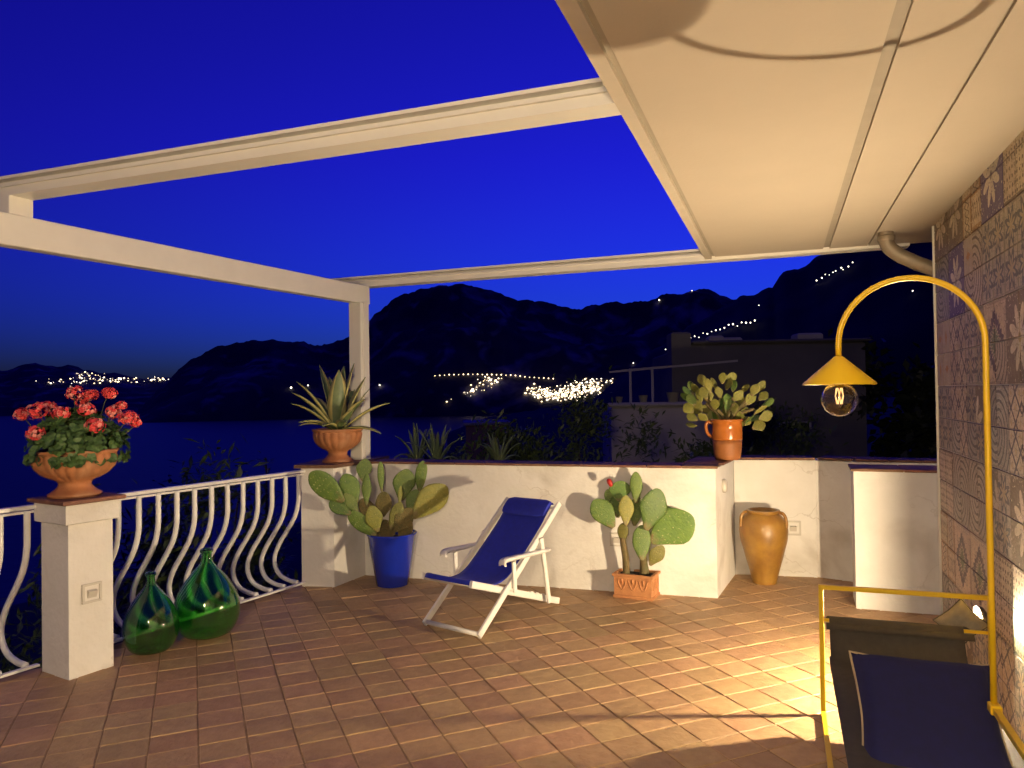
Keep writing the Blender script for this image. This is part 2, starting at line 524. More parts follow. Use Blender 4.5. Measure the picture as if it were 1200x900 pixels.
# cactus pads: fine areole dots on top of the colour
for key in ('pad', 'pad_pale'):
    m = M[key]; N, L = m.node_tree.nodes, m.node_tree.links
    tc = [n for n in N if n.type == 'TEX_COORD'][0]
    vo = N.new('ShaderNodeTexVoronoi'); vo.inputs['Scale'].default_value = 8.0
    vo.inputs['Randomness'].default_value = 0.35
    L.new(tc.outputs['Generated'], vo.inputs['Vector'])
    rp = N.new('ShaderNodeValToRGB')
    rp.color_ramp.elements[0].position = 0.08; rp.color_ramp.elements[0].color = (0.7, 0.7, 0.7, 1)
    rp.color_ramp.elements[1].position = 0.16; rp.color_ramp.elements[1].color = (0, 0, 0, 1)
    L.new(vo.outputs['Distance'], rp.inputs['Fac'])
    b = N['Principled BSDF']
    src = b.inputs['Base Color'].links[0].from_socket
    mx = N.new('ShaderNodeMix'); mx.data_type = 'RGBA'
    L.new(rp.outputs['Color'], mx.inputs['Factor']); L.new(src, mx.inputs['A'])
    mx.inputs['B'].default_value = (0.40, 0.38, 0.18, 1)
    sz = N.new('ShaderNodeSeparateXYZ'); L.new(tc.outputs['Generated'], sz.inputs[0])
    nb_ = N.new('ShaderNodeTexNoise'); nb_.inputs['Scale'].default_value = 9.0; nb_.inputs['Detail'].default_value = 5
    L.new(tc.outputs['Generated'], nb_.inputs['Vector'])
    ad = N.new('ShaderNodeMath'); ad.operation = 'MULTIPLY_ADD'; ad.inputs[1].default_value = -0.55
    L.new(nb_.outputs['Fac'], ad.inputs[0]); L.new(sz.outputs['Z'], ad.inputs[2])
    mr_ = N.new('ShaderNodeMapRange'); mr_.inputs['From Min'].default_value = -0.22; mr_.inputs['From Max'].default_value = -0.08
    mr_.inputs['To Min'].default_value = 0.85; mr_.inputs['To Max'].default_value = 0.0
    L.new(ad.outputs[0], mr_.inputs['Value'])
    mc = N.new('ShaderNodeMix'); mc.data_type = 'RGBA'
    L.new(mr_.outputs[0], mc.inputs['Factor']); L.new(mx.outputs['Result'], mc.inputs['A'])
    mc.inputs['B'].default_value = (0.20, 0.15, 0.07, 1)
    L.new(mc.outputs['Result'], b.inputs['Base Color'])
    bb = N.new('ShaderNodeBump'); bb.inputs['Strength'].default_value = 0.6; bb.inputs['Distance'].default_value = 0.01
    L.new(rp.outputs['Color'], bb.inputs['Height'])
    if b.inputs['Normal'].links:
        L.new(b.inputs['Normal'].links[0].from_socket, bb.inputs['Normal'])
    L.new(bb.outputs[0], b.inputs['Normal'])


def majolica(name, ground, ink, accent, kind):
    """hand-painted wall tile: pattern drawn in tile coordinates (-1..1), its motif meeting the next tile at a corner"""
    m = material(name, ground, 0.5, var=0.28, scale=22.0, bump=0.3, bscale=60.0, obj_random=0.16)
    N, L = m.node_tree.nodes, m.node_tree.links
    b = N['Principled BSDF']
    tc = [n for n in N if n.type == 'TEX_COORD'][0]
    wob = N.new('ShaderNodeTexNoise'); wob.inputs['Scale'].default_value = 30.0
    L.new(tc.outputs['Object'], wob.inputs['Vector'])
    sub = N.new('ShaderNodeVectorMath'); sub.operation = 'MULTIPLY_ADD'
    L.new(wob.outputs['Color'], sub.inputs[0]); sub.inputs[1].default_value = (0.010,) * 3
    L.new(tc.outputs['Object'], sub.inputs[2])
    sp = N.new('ShaderNodeSeparateXYZ'); L.new(sub.outputs[0], sp.inputs[0])

    def mth(op, a, bb=None, c=None):
        n = N.new('ShaderNodeMath'); n.operation = op
        for i, v in enumerate((a, bb, c)):
            if v is None: continue
            if isinstance(v, (int, float)): n.inputs[i].default_value = v
            else: L.new(v, n.inputs[i])
        return n.outputs[0]
    x = mth('MULTIPLY', sp.outputs['X'], 10.0)
    y = mth('MULTIPLY', sp.outputs['Y'], 10.0)
    ax, ay = mth('ABSOLUTE', x), mth('ABSOLUTE', y)
    cx, cy = mth('ADD', x, 1.0), mth('ADD', y, 1.0)          # distance from one corner, 0..2
    rc = mth('SQRT', mth('ADD', mth('MULTIPLY', cx, cx), mth('MULTIPLY', cy, cy)))
    r0 = mth('SQRT', mth('ADD', mth('MULTIPLY', x, x), mth('MULTIPLY', y, y)))
    an = mth('ARCTAN2', cy, cx)
    man = mth('ADD', cx, cy)
    if kind == 'medallion':
        edge = mth('ADD', man, mth('MULTIPLY', mth('SINE', mth('MULTIPLY', an, 24.0)), 0.12))
        ink_f = mth('MULTIPLY', mth('LESS_THAN', edge, 1.75), mth('GREATER_THAN', edge, 1.1))
        acc_f = mth('LESS_THAN', edge, 0.95)
    elif kind == 'diamond':
        d = mth('ADD', mth('MULTIPLY', ax, 1.9), ay)
        ink_f = mth('MULTIPLY', mth('LESS_THAN', d, 1.02), mth('GREATER_THAN', d, 0.86))
        acc_f = mth('LESS_THAN', d, 0.5)
    elif kind == 'petals':
        p = mth('ABSOLUTE', mth('SINE', mth('MULTIPLY', an, 4.0)))
        ink_f = mth('GREATER_THAN', rc, mth('ADD', mth('MULTIPLY', p, 1.35), 0.25))
        acc_f = mth('LESS_THAN', rc, 0.3)
    elif kind == 'lattice':
        u = mth('ADD', x, y); v = mth('SUBTRACT', x, y)
        fu = mth('ABSOLUTE', mth('SUBTRACT', mth('FRACT', mth('MULTIPLY', u, 0.75)), 0.5))
        fv = mth('ABSOLUTE', mth('SUBTRACT', mth('FRACT', mth('MULTIPLY', v, 0.75)), 0.5))
        ink_f = mth('LESS_THAN', mth('MINIMUM', fu, fv), 0.08)
        acc_f = mth('GREATER_THAN', mth('MINIMUM', fu, fv), 0.38)
    elif kind == 'dots':
        fu = mth('SUBTRACT', mth('FRACT', mth('MULTIPLY', cx, 2.5)), 0.5)
        fv = mth('SUBTRACT', mth('FRACT', mth('MULTIPLY', cy, 2.5)), 0.5)
        d = mth('ADD', mth('MULTIPLY', fu, fu), mth('MULTIPLY', fv, fv))
        ink_f = mth('LESS_THAN', d, 0.05)
        acc_f = mth('GREATER_THAN', mth('MAXIMUM', ax, ay), 0.93)
    elif kind == 'scroll':
        w = mth('SINE', mth('ADD', mth('MULTIPLY', rc, 14.0), mth('MULTIPLY', an, 6.0)))
        ink_f = mth('GREATER_THAN', w, 0.55)
        acc_f = mth('LESS_THAN', w, -0.93)
    elif kind == 'chain':
        w = mth('SINE', mth('MULTIPLY', y, 8.0))
        d = mth('ABSOLUTE', mth('SUBTRACT', ax, mth('MULTIPLY', mth('ABSOLUTE', w), 0.42)))
        ink_f = mth('LESS_THAN', d, 0.09)
        acc_f = mth('GREATER_THAN', ax, 0.8)
    else:                                                    # 'star'
        p = mth('MULTIPLY', mth('COSINE', mth('MULTIPLY', mth('ARCTAN2', y, x), 8.0)), 0.22)
        d = mth('ADD', r0, p)
        ink_f = mth('MULTIPLY', mth('LESS_THAN', d, 0.78), mth('GREATER_THAN', d, 0.42))
        acc_f = mth('LESS_THAN', d, 0.3)
    src = b.inputs['Base Color'].links[0].from_socket
    wear = N.new('ShaderNodeTexNoise'); wear.inputs['Scale'].default_value = 55.0; wear.inputs['Detail'].default_value = 6
    L.new(tc.outputs['Object'], wear.inputs['Vector'])
    keep = mth('MULTIPLY', mth('GREATER_THAN', wear.outputs['Fac'], 0.37), 0.95)
    vr = N.new('ShaderNodeTexVoronoi'); vr.feature = 'DISTANCE_TO_EDGE'; vr.inputs['Scale'].default_value = 34.0
    vr.inputs['Randomness'].default_value = 0.55
    L.new(sub.outputs[0], vr.inputs['Vector'])
    fine = mth('MULTIPLY', mth('LESS_THAN', vr.outputs['Distance'], 0.07), mth('GREATER_THAN', mth('SINE', mth('MULTIPLY', r0, 9.0)), -0.1))
    fine = mth('MULTIPLY', fine, 0.55)
    rim_f = mth('MULTIPLY', mth('GREATER_THAN', mth('MAXIMUM', ax, ay), 0.90), 0.45)
    for f, c in ((fine, ink), (ink_f, ink), (acc_f, accent), (rim_f, ink)):
        mx = N.new('ShaderNodeMix'); mx.data_type = 'RGBA'
        L.new(mth('MULTIPLY', f, keep), mx.inputs['Factor'])
        L.new(src, mx.inputs['A']); mx.inputs['B'].default_value = (*c, 1)
        src = mx.outputs['Result']
    L.new(src, b.inputs['Base Color'])
    return m


MAJ = [majolica('majolica_medallion', (0.583, 0.451, 0.324), (0.060, 0.035, 0.055), (0.09, 0.12, 0.065), 'medallion'),
       majolica('majolica_diamond', (0.413, 0.344, 0.276), (0.40, 0.30, 0.20), (0.36, 0.15, 0.035), 'diamond'),
       majolica('majolica_petals', (0.605, 0.514, 0.398), (0.13, 0.095, 0.065), (0.30, 0.22, 0.10), 'petals'),
       majolica('majolica_purple_petals', (0.620, 0.546, 0.452), (0.075, 0.05, 0.15), (0.20, 0.16, 0.15), 'petals'),
       majolica('majolica_lattice', (0.520, 0.418, 0.324), (0.045, 0.035, 0.06), (0.38, 0.28, 0.17), 'lattice'),
       majolica('majolica_dots', (0.562, 0.451, 0.318), (0.085, 0.055, 0.04), (0.16, 0.11, 0.07), 'dots'),
       majolica('majolica_scroll', (0.434, 0.365, 0.297), (0.085, 0.06, 0.045), (0.36, 0.28, 0.18), 'scroll'),
       majolica('majolica_grey_scroll', (0.376, 0.344, 0.313), (0.07, 0.065, 0.07), (0.30, 0.25, 0.19), 'scroll'),
       majolica('majolica_chain', (0.562, 0.440, 0.313), (0.10, 0.06, 0.04), (0.33, 0.17, 0.06), 'chain'),
       majolica('majolica_star', (0.403, 0.338, 0.270), (0.07, 0.07, 0.085), (0.36, 0.27, 0.16), 'star')]

# ------------------------------------------------------------------ layout (metres; the photographer stands at 0,0)
HD = Vector((0.3370, 0.9415))              # along the house wall, away from the camera
HP = Vector((-0.9415, 0.3370))             # square to it, outwards to the terrace
CEIL = 2.66
WALL_END = Vector((2.77, 4.89))
CORNER = Vector((1.56, 5.98))              # outer far corner of the eave
def V3(p, z): return (p[0], p[1], z)

# ------------------------------------------------------------------ sea, mountains, hillside
SEA = -100.0
mb = MB()
mb.add([(-30000, -9000, SEA), (30000, -9000, SEA), (30000, 40000, SEA), (-30000, 40000, SEA)], [(0, 1, 2, 3)])
tag(mb.build('sea', M['sea']), 'calm dark blue sea below the terrace', 'sea', kind='structure')


def lerp_profile(prof, a):
    if a <= prof[0][0]: return prof[0][1]
    for (x0, y0), (x1, y1) in zip(prof, prof[1:]):
        if a <= x1:
            t = (a - x0) / (x1 - x0)
            return y0 + (y1 - y0) * t
    return prof[-1][1]


class Ridge:
    """mountain flank: shore line at radius rb, crest at radius rr, crest height from a profile of (azimuth, rise angle) in degrees"""
    def __init__(self, prof, rb, rr, seed, power=0.8, rough=0.10, base_z=SEA - 3):
        self.prof, self.rb, self.rr, self.seed, self.power, self.rough, self.base_z = prof, rb, rr, seed, power, rough, base_z

    def point(self, az, t):
        rb = self.rb(az) if callable(self.rb) else self.rb
        rr = self.rr(az) if callable(self.rr) else self.rr
        r = rb + (rr - rb) * t
        zc = 1.6 + math.tan(R(lerp_profile(self.prof, az))) * rr
        zc += rr * 0.0042 * mnoise.fractal(Vector((az * 0.9, self.seed, 0.3)), 0.8, 2.2, 5)
        k = (zc - self.base_z)
        if t <= 1:
            z = self.base_z + k * (t ** self.power)
        else:
            z = zc - (t - 1) * k * 1.2
        p = Vector((math.sin(R(az)) * r, math.cos(R(az)) * r, 0))
        q = p / (self.rr(az) if callable(self.rr) else self.rr) * 7 + Vector((self.seed, 0, 0))
        env = max(0.0, min(1.0, t * 1.2)) * (0.35 if t > 0.97 else 1.0)
        n = mnoise.fractal(q, 0.9, 2.1, 6)
        rg = abs(mnoise.noise(q * 0.8 + Vector((0, 0, self.seed))))
        z += k * self.rough * (n * 0.5 - rg * 0.9) * env * (1 - 0.75 * max(0, min(1, (t - 0.8) / 0.2)))
        return Vector((p.x, p.y, z))

    def on(self, az, elev):
        """first point of the flank seen at that rise angle"""
        tgt = math.tan(R(elev))
        for i in range(401):
            p = self.point(az, i / 400)
            if (p.z - 1.6) / math.hypot(p.x, p.y) >= tgt:
                return p
        return self.point(az, 1.0)

    def build(self, name, a0, a1, da, nt, mat):
        rows = []
        az = a0
        while az <= a1 + 1e-6:
            rows.append([self.point(az, j / nt * 1.25) for j in range(nt + 1)])
            az += da
        mb = MB(); mb.sheet(rows)
        return mb.build(name, mat)


# crest profiles as (azimuth, rise) in degrees
far_prof = [(-75, 2.6), (-60, 2.2), (-45, 1.9), (-34.2, 2.2), (-32.5, 2.45), (-30, 2.25), (-28, 1.9), (-26.5, 1.6), (-25, 1.5), (-22, 1.3), (-15, 0.8), (0, 0.5)]
far_ridge = Ridge(far_prof, 6400, 8200, 3.1, 0.9, 0.08)
far_ridge.build('far_headland', -75, -5, 0.3, 22, M['cliff'])['kind'] = 'structure'

main_prof = [(-26.5, -0.6), (-24.5, 1.35), (-23.2, 2.8), (-21.7, 3.55), (-19.7, 4.05), (-17.6, 4.25), (-16.1, 3.95), (-14.3, 3.9), (-12.5, 4.4),
             (-11.6, 5.0), (-10.3, 6.3), (-8.1, 7.8), (-6.5, 8.2), (-3.6, 8.35), (-1.6, 7.9), (0.6, 7.3), (3.9, 6.7), (4.9, 6.45),
             (6.5, 6.85), (8.4, 6.8), (10.3, 6.9), (12.2, 7.3), (14.0, 7.55), (14.9, 7.5), (16.1, 6.75), (18, 6.7), (22, 6.5), (35, 5.5)]
main_ridge = Ridge(main_prof, 3650, 4700, 8.7, 0.75, 0.30)
main_ridge.build('mountain', -26.5, 34, 0.16, 44, M['cliff'])['kind'] = 'structure'

right_prof = [(-10, -7.5), (-6.5, -4.6), (-4.2, -2.6), (-2, -1.75), (1, -1.35), (3, -1.0), (6, -0.4), (8, 1.0), (10.5, 3.0), (13, 4.6), (15.3, 6.0), (16.9, 6.9), (18.1, 6.95), (19.3, 7.6), (19.9, 8.4), (20.5, 8.45), (21.9, 9.1),
              (23.2, 9.9), (24.1, 10.9), (25, 11.2), (28, 12.5), (32, 13.5), (45, 15), (80, 16)]
right_ridge = Ridge(right_prof, 700, 1700, 5.3, 0.85, 0.10)
right_ridge.build('near_mountain', -10, 80, 0.25, 34, M['near_cliff'])['kind'] = 'structure'


def hill_z(x, y):
    """ground outside the terrace: drops to the sea on the left, a bench of gardens ahead and to the right"""
    az = math.degrees(math.atan2(x, max(y, -50) if y > 0 else 0.01)) if y > 0 else (-90 if x < 0 else 90)
    r = math.hypot(x, y)
    side = max(0.0, min(1.0, (az + 14) / 26))                # 0 left, 1 right
    left = max(0.0, min(1.0, (-14 - az) / 22))
    gentle = (0.125 + 0.10 * left) * (1 - side) + 0.055 * side
    z = -1.1 - max(0.0, r - 6.0) * gentle - max(0.0, r - 70.0) * 0.5 * (1 - side)
    if az > 10:
        z += max(0, r - 45) * 0.05 * min(1, (az - 10) / 10)
    z += mnoise.noise(Vector((x * 0.06, y * 0.06, 1.7))) * min(2.0, r * 0.05)
    return max(z, SEA - 6)


mb = MB()
rows = []
radii = [2.0, 4.0, 5.5, 6.5, 8, 10, 12.5, 16, 20, 26, 34, 45, 60, 80, 110, 150, 210, 300, 430, 620, 900]
for rr in radii:
    rows.append([(math.sin(R(a)) * rr, math.cos(R(a)) * rr, hill_z(math.sin(R(a)) * rr, math.cos(R(a)) * rr)) for a in range(-96, 97, 3)])
mb.sheet(rows)
tag(mb.build('hillside', M['hill']), 'dark scrubby hillside falling from the terrace to the sea', 'hillside', kind='structure')

# ------------------------------------------------------------------ lights of the towns across the bay
def glow_mesh(size, mat):
    mb = MB()
    mb.add([(0, 0, size), (size, 0, 0), (0, size, 0), (-size, 0, 0), (0, -size, 0), (0, 0, -size)],
           [(0, 1, 2), (0, 2, 3), (0, 3, 4), (0, 4, 1), (5, 2, 1), (5, 3, 2), (5, 4, 3), (5, 1, 4)])
    return mb


def town(name, label, ridge, blobs, count, size, rnd):
    """houses with lit lamps crowded on a flank: blobs are (azimuth, rise, spread azimuth, spread rise, weight)"""
    mb = MB()
    tot = sum(b[4] for b in blobs)
    for _ in range(count):
        k = rnd.random() * tot
        for bl in blobs:
            k -= bl[4]
            if k <= 0: break
        p = ridge.on(bl[0] + rnd.gauss(0, bl[2]), bl[1] + rnd.gauss(0, bl[3]))
        p = p * (1 - 8 / p.length) + Vector((0, 0, 5))
        s = size * rnd.choice((0.45, 0.6, 0.8, 1.0, 1.3))
        hz = s * rnd.uniform(0.9, 2.2)
        mb.box((p.x * 1.003, p.y * 1.003, p.z - hz), (s * 3.2, s * 2.6, hz * 2), rnd.uniform(-0.4, 0.4), 1)
        o = glow_mesh(s, None)
        mb.add([(v[0] * 1.25 + p.x, v[1] + p.y, v[2] * 0.8 + p.z) for v in o.v], o.f, rnd.choice((0, 0, 2, 2, 3)))
    return tag(mb.build(name, [M['town_light'], M['house_grey'], M['street_light'], M['dim_light']]), label, 'town lights', kind='stuff')


rnd = random.Random(5)
town('town_lights', 'dense cluster of white town lights at the foot of the mountain', main_ridge,
     [(5.2, 0.15, 0.75, 0.32, 5), (4.2, -0.15, 0.55, 0.22, 4), (2.7, -0.1, 0.5, 0.25, 3), (6.2, 0.55, 0.6, 0.3, 2.5), (1.6, 0.2, 0.5, 0.18, 1.2), (7.4, 0.8, 0.6, 0.12, 0.7)],
     430, 3.7, rnd)
town('town_lights', 'line of white house lights stepping down below the coast road', main_ridge,
     [(-1.6, 1.05, 0.45, 0.12, 3), (-2.5, 0.55, 0.4, 0.15, 2), (-3.3, 0.1, 0.35, 0.14, 1.5), (-4.3, -0.45, 0.3, 0.1, 0.6)], 55, 3.8, rnd)
town('town_lights', 'scattered town lights on the far headland behind the red geraniums', far_ridge,
     [(-29.0, 1.35, 1.1, 0.13, 4), (-30.8, 1.2, 0.8, 0.1, 2), (-27.5, 1.3, 0.8, 0.12, 2), (-25.4, 1.35, 0.45, 0.08, 2.2), (-29.6, 1.7, 0.4, 0.08, 1)], 110, 5.6, rnd)

lamp_mb = MB()
lamp_mb.bar((0, 0, -9), (0, 0, 0), 0.5, 0.5, up=(1, 0, 0), mi=1)
o_ = glow_mesh(4.2, None)
lamp_mb.add([(v[0], v[1], v[2] + 2) for v in o_.v], o_.f, 0)
street_lamp_mesh = lamp_mb.mesh('street_lamp', [M['street_light'], M['steel']])
bright_mb = MB(); o_ = glow_mesh(5.0, None); bright_mb.add([(v[0], v[1], v[2] + 2) for v in o_.v], o_.f, 0)
bright_mb.bar((0, 0, -9), (0, 0, 0), 0.5, 0.5, up=(1, 0, 0), mi=1)
white_lamp_mesh = bright_mb.mesh('white_lamp', [M['town_light'], M['steel']])


def lamp_at(ridge, az, el, mesh, label, group=None, scale=1.0):
    p = ridge.on(az, el)
    p = p * (1 - 6 / p.length) + Vector((0, 0, 6))
    o = place('street_lamp', mesh)
    o.location = p; o.scale = (scale * rnd.uniform(0.6, 1.25),) * 3
    return tag(o, label, 'street lamp', group)


for k in range(26):
    az = -5.85 + k * 0.36
    lamp_at(main_ridge, az, 1.38 + 0.06 * math.sin(k * 0.25) - (0.04 * max(0, k - 16)), street_lamp_mesh,
            'warm street lamp in the long row on the coast road above the town', 'street lamps along the coast road', 0.85)
for k in range(22):
    t = k / 21
    az = 11.6 + t * 6.4
    lamp_at(right_ridge, az, 2.85 + 1.85 * math.sin(t * 1.5) + rnd.uniform(-0.12, 0.12), white_lamp_mesh,
            'white lamp in the rising row across the dark slope behind the grey house', 'lamps up the slope road', 0.30)
for k in range(10):
    lamp_at(right_ridge, 22.3 + k * 0.24 + rnd.uniform(-.1, .1), 7.5 + k * 0.10 + rnd.uniform(-0.16, 0.16), white_lamp_mesh,
            'white lamp in the short cluster high on the near mountain', 'lamps high on the near mountain', 0.26)
for az, el, ridge_, lab in ((9.2, 2.1, main_ridge, 'single bright lamp right of the town lights'),
                            (11.2, 6.75, main_ridge, 'lone lamp just under the mountain crest'),
                            (13.6, 7.35, main_ridge, 'lamp on the crest of the low rounded summit'),
                            (18.3, 5.9, right_ridge, 'lone white lamp in the notch between the two mountains'),
                            (-15.2, 0.75, main_ridge, 'lone lamp low on the headland over the water'),
                            (-16.4, 0.6, main_ridge, 'faint lamp low on the headland over the water'),
                            (-12.9, 0.7, main_ridge, 'lamp on the dark shore left of the pergola post'),
                            (-10.0, 0.72, main_ridge, 'faint lamp on the shore right of the pergola post'),
                            (28.2, 6.2, right_ridge, 'lone lamp on the black slope inside the yellow arch')):
    lamp_at(ridge_, az, el, white_lamp_mesh, lab, None, 0.9 if ridge_ is main_ridge else 0.32)

# ------------------------------------------------------------------ terrace floor with its tiles
FLOOR = [(-4.6, -3.2), (1.75, -3.2), (2.0, 2.2), (2.4, 3.6), (3.9, 5.2), (3.6, 6.0), (2.85, 6.42), (1.95, 6.72), (-1.35, 6.95), (-1.85, 6.45), (-2.98, 4.28), (-4.6, 1.4)]
floor = thing('terrace_floor', 'terracotta tiled terrace floor', 'floor')
floor['kind'] = 'structure'
mb = MB(); mb.prism(FLOOR, -1.4, -0.0042)
mb.build('grout_bed', M['grout'], floor)


def inside(p, poly):
    c = False
    n = len(poly)
    for i in range(n):
        x0, y0 = poly[i]; x1, y1 = poly[(i + 1) % n]
        if (y0 > p[1]) != (y1 > p[1]) and p[0] < (x1 - x0) * (p[1] - y0) / (y1 - y0) + x0:
            c = not c
    return c


TA = Vector((-0.392, 0.920)); TB = Vector((0.920, 0.392))     # the two joint directions of the floor
TW, TL = 0.212, 0.188                                          # across, along
ORIG = Vector((-1.398, 3.316))


def tile_variant(rv):
    mb = MB()
    w, l, t, bv = TW - 0.007, TL - 0.007, 0.012, 0.0026
    j = lambda s: rv.uniform(-s, s)
    base = [(-w / 2 + j(.002), -l / 2 + j(.002)), (w / 2 + j(.002), -l / 2 + j(.002)), (w / 2 + j(.002), l / 2 + j(.002)), (-w / 2 + j(.002), l / 2 + j(.002))]
    tops = [0.0 + j(.0013) for _ in range(4)]
    vv = [(x, y, -t) for x, y in base] + [(base[i][0], base[i][1], tops[i] - bv) for i in range(4)] + \
         [(base[i][0] * (1 - 2 * bv / w), base[i][1] * (1 - 2 * bv / l), tops[i]) for i in range(4)]
    ff = [(8, 9, 10, 11)]
    for k in range(2):
        for i in range(4):
            q = (i + 1) % 4
            ff.append((k * 4 + i, k * 4 + q, k * 4 + 4 + q, k * 4 + 4 + i))
    mb.add(vv, ff)
    return mb


variants = [tile_variant(random.Random(k)) for k in range(10)]
tile_meshes = [v.mesh('floor_tile', M['tile']) for v in variants]
tiles = []
for i in range(-40, 41):
    for k in range(-50, 41):
        p = ORIG + TB * (i + 0.5) * TW + TA * (k + 0.5) * TL
        if not inside(p, FLOOR) or p.y < -3: continue
        tiles.append(p)
in_view = lambda p: p.y > 2.9 and abs(p.x) / p.y < 0.70
seen = sorted([p for p in tiles if in_view(p)], key=lambda p: p.length)
near = seen[:300]
near_ids = {(round(p.x, 4), round(p.y, 4)) for p in near}
rt = random.Random(3)
ang = math.atan2(TB.y, TB.x)
for p in near:
    place('floor_tile', rt.choice(tile_meshes), floor,
          Matrix.Translation((p.x, p.y, rt.uniform(-0.0010, 0.0010))) @ Matrix.Rotation(ang + rt.uniform(-0.006, 0.006), 4, 'Z'))
rest = MB()
tile_far_mats = []
for p in tiles:
    if (round(p.x, 4), round(p.y, 4)) in near_ids: continue
    v = rt.choice(variants)
    Mx = Matrix.Translation((p.x, p.y, rt.uniform(-0.0010, 0.0010))) @ Matrix.Rotation(ang + rt.uniform(-0.006, 0.006), 4, 'Z')
    rest.add([Mx @ Vector(q) for q in v.v], v.f, rt.randrange(3))
for k, f in enumerate((0.88, 1.0, 1.12)):
    tile_far_mats.append(material('terracotta_floor_tile_%s' % ('dark', 'mid', 'light')[k], (0.42 * f, 0.265 * f, 0.135 * f), 0.58,
                                  color2=(0.335 * f, 0.20 * f, 0.098 * f), scale=16.0, bump=0.35, bscale=26.0,
                                  stain=(0.42, 0.27, 0.16), stain_scale=7.0, stain_amt=0.4))
ro = rest.build('floor_tile', tile_far_mats, floor)
ro['kind'] = 'stuff'

# ------------------------------------------------------------------ parapet with corner pillar and niche
P1, P2, P3 = Vector((-1.804, 6.384)), Vector((-1.518, 6.34)), Vector((-1.339, 6.746))
WC, IC = Vector((1.565, 5.828)), Vector((1.926, 6.576))
N2, N3, N4 = Vector((2.582, 6.43)), Vector((2.823, 6.255)), Vector((3.75, 5.86))
HP_ = 1.0
parapet = thing('parapet_wall', 'long white plastered parapet wall with corner pillar and niche', 'parapet wall')
mb = MB(); mb.prism([P1, P2, P3, Vector((-1.22, 7.2)), Vector((-1.72, 7.26))], -1.2, HP_)
mb.build('corner_pillar', M['plaster'], parapet)
mb = MB(); mb.prism([P3 + Vector((0.002, -0.002)), WC, IC + Vector((0.0, 0.004)), Vector((1.95, 6.78)), Vector((1.25, 6.22)), Vector((-1.27, 6.98))], -1.2, HP_ - 0.002)
mb.build('wall', M['plaster'], parapet)
mb = MB(); mb.prism([IC + Vector((0.003, 0.0)), N2, N3, N4, Vector((3.85, 6.1)), Vector((2.95, 6.46)), Vector((2.66, 6.66)), Vector((1.97, 6.80))], -1.2, HP_ - 0.004)
mb.build('niche_wall', M['plaster'], parapet)


def coping_run(parent, a, b, depth, z, n, over=0.02, rv=random.Random(9), left=True, t=0.020):
    """terracotta slabs laid end to end on an edge a->b, reaching depth to the outer side"""
    a, b = Vector(a), Vector(b)
    d = (b - a).normalized()
    nrm = Vector((-d.y, d.x)) if left else Vector((d.y, -d.x))
    Lg = (b - a).length
    for k in range(n):
        s0, s1 = Lg * k / n + 0.002, Lg * (k + 1) / n - 0.002
        j = rv.uniform(-0.003, 0.003)
        mb = MB()
        c = a + d * (s0 + s1) / 2 + nrm * (depth / 2 - over + j)
        mb.box((0, 0, 0), (s1 - s0, depth, t), 0, 0, 0.004)
        o = mb.build('coping_tile', M['coping'], parent)
        o.matrix_local = Matrix.Translation((c.x, c.y, z + t / 2 + rv.uniform(0, 0.002))) @ Matrix.Rotation(math.atan2(d.y, d.x), 4, 'Z')


coping_run(parapet, P3 + Vector((0.06, -0.02)), WC + Vector((0.02, -0.006)), 0.27, HP_, 11)
coping_run(parapet, WC + (IC - WC) * 0.30, IC, 0.33, HP_ + 0.001, 2)
coping_run(parapet, IC + Vector((0.05, -0.01)), N2, 0.24, HP_, 3)
coping_run(parapet, N2 + Vector((0.02, -0.01)), N3, 0.24, HP_ + 0.002, 1)
coping_run(parapet, N3 + Vector((0.02, -0.008)), N4, 0.24, HP_, 4)
mb = MB(); mb.prism([P1 + Vector((-0.05, -0.03)), P2 + Vector((0.01, -0.03)), P3 + Vector((0.045, -0.02)), Vector((-1.19, 7.22)), Vector((-1.76, 7.29))], HP_ + 0.0, HP_ + 0.028)
mb.build('pillar_coping', M['coping'], parapet)


def step_light(parent, p, nrm, z, s=0.11):
    """recessed square step light: frame, sunken plate and hooded slot"""
    nrm = Vector(nrm).normalized()
    rz = math.atan2(nrm.y, nrm.x) + math.pi / 2
    Mx = Matrix.Translation((p[0], p[1], z)) @ Matrix.Rotation(rz, 4, 'Z')
    mb = MB()
    w = 0.014
    mb.box((0, -0.004, s / 2 - w / 2), (s, 0.012, w), 0, 0, 0.002)
    mb.box((0, -0.004, -s / 2 + w / 2), (s, 0.012, w), 0, 0, 0.002)
    mb.box((-s / 2 + w / 2, -0.004, 0), (w, 0.012, s - 2 * w), 0, 0, 0.002)
    mb.box((s / 2 - w / 2, -0.004, 0), (w, 0.012, s - 2 * w), 0, 0, 0.002)
    o = mb.build('step_light', M['switch'], parent); o.matrix_local = Mx
    mb = MB(); mb.box((0, -0.001, 0), (s - 2 * w, 0.004, s - 2 * w))
    mb.build('plate', M['plaster'], o)
    mb = MB()
    mb.add([(-0.026, -0.003, 0.02), (0.026, -0.003, 0.02), (0.026, -0.022, 0.012), (-0.026, -0.022, 0.012),
            (-0.026, -0.003, -0.028), (0.026, -0.003, -0.028), (0.026, -0.008, -0.028), (-0.026, -0.008, -0.028)],
           [(0, 1, 2, 3), (3, 2, 6, 7), (0, 3, 7, 4), (1, 5, 6, 2), (4, 7, 6, 5)])
    mb.build('hood', M['switch'], o)
    return o


nb = Vector(((WC - P3).y, -(WC - P3).x)).normalized()
step_light(parapet, IC + (N2 - IC) * 0.72, (-(N2 - IC).y * -1, -(N2 - IC).x, 0), 0.415, 0.125)
step_light(parapet, WC + (P3 - WC) * 0.255 + nb * 0.001, (nb.x, nb.y, 0), 0.42, 0.11)
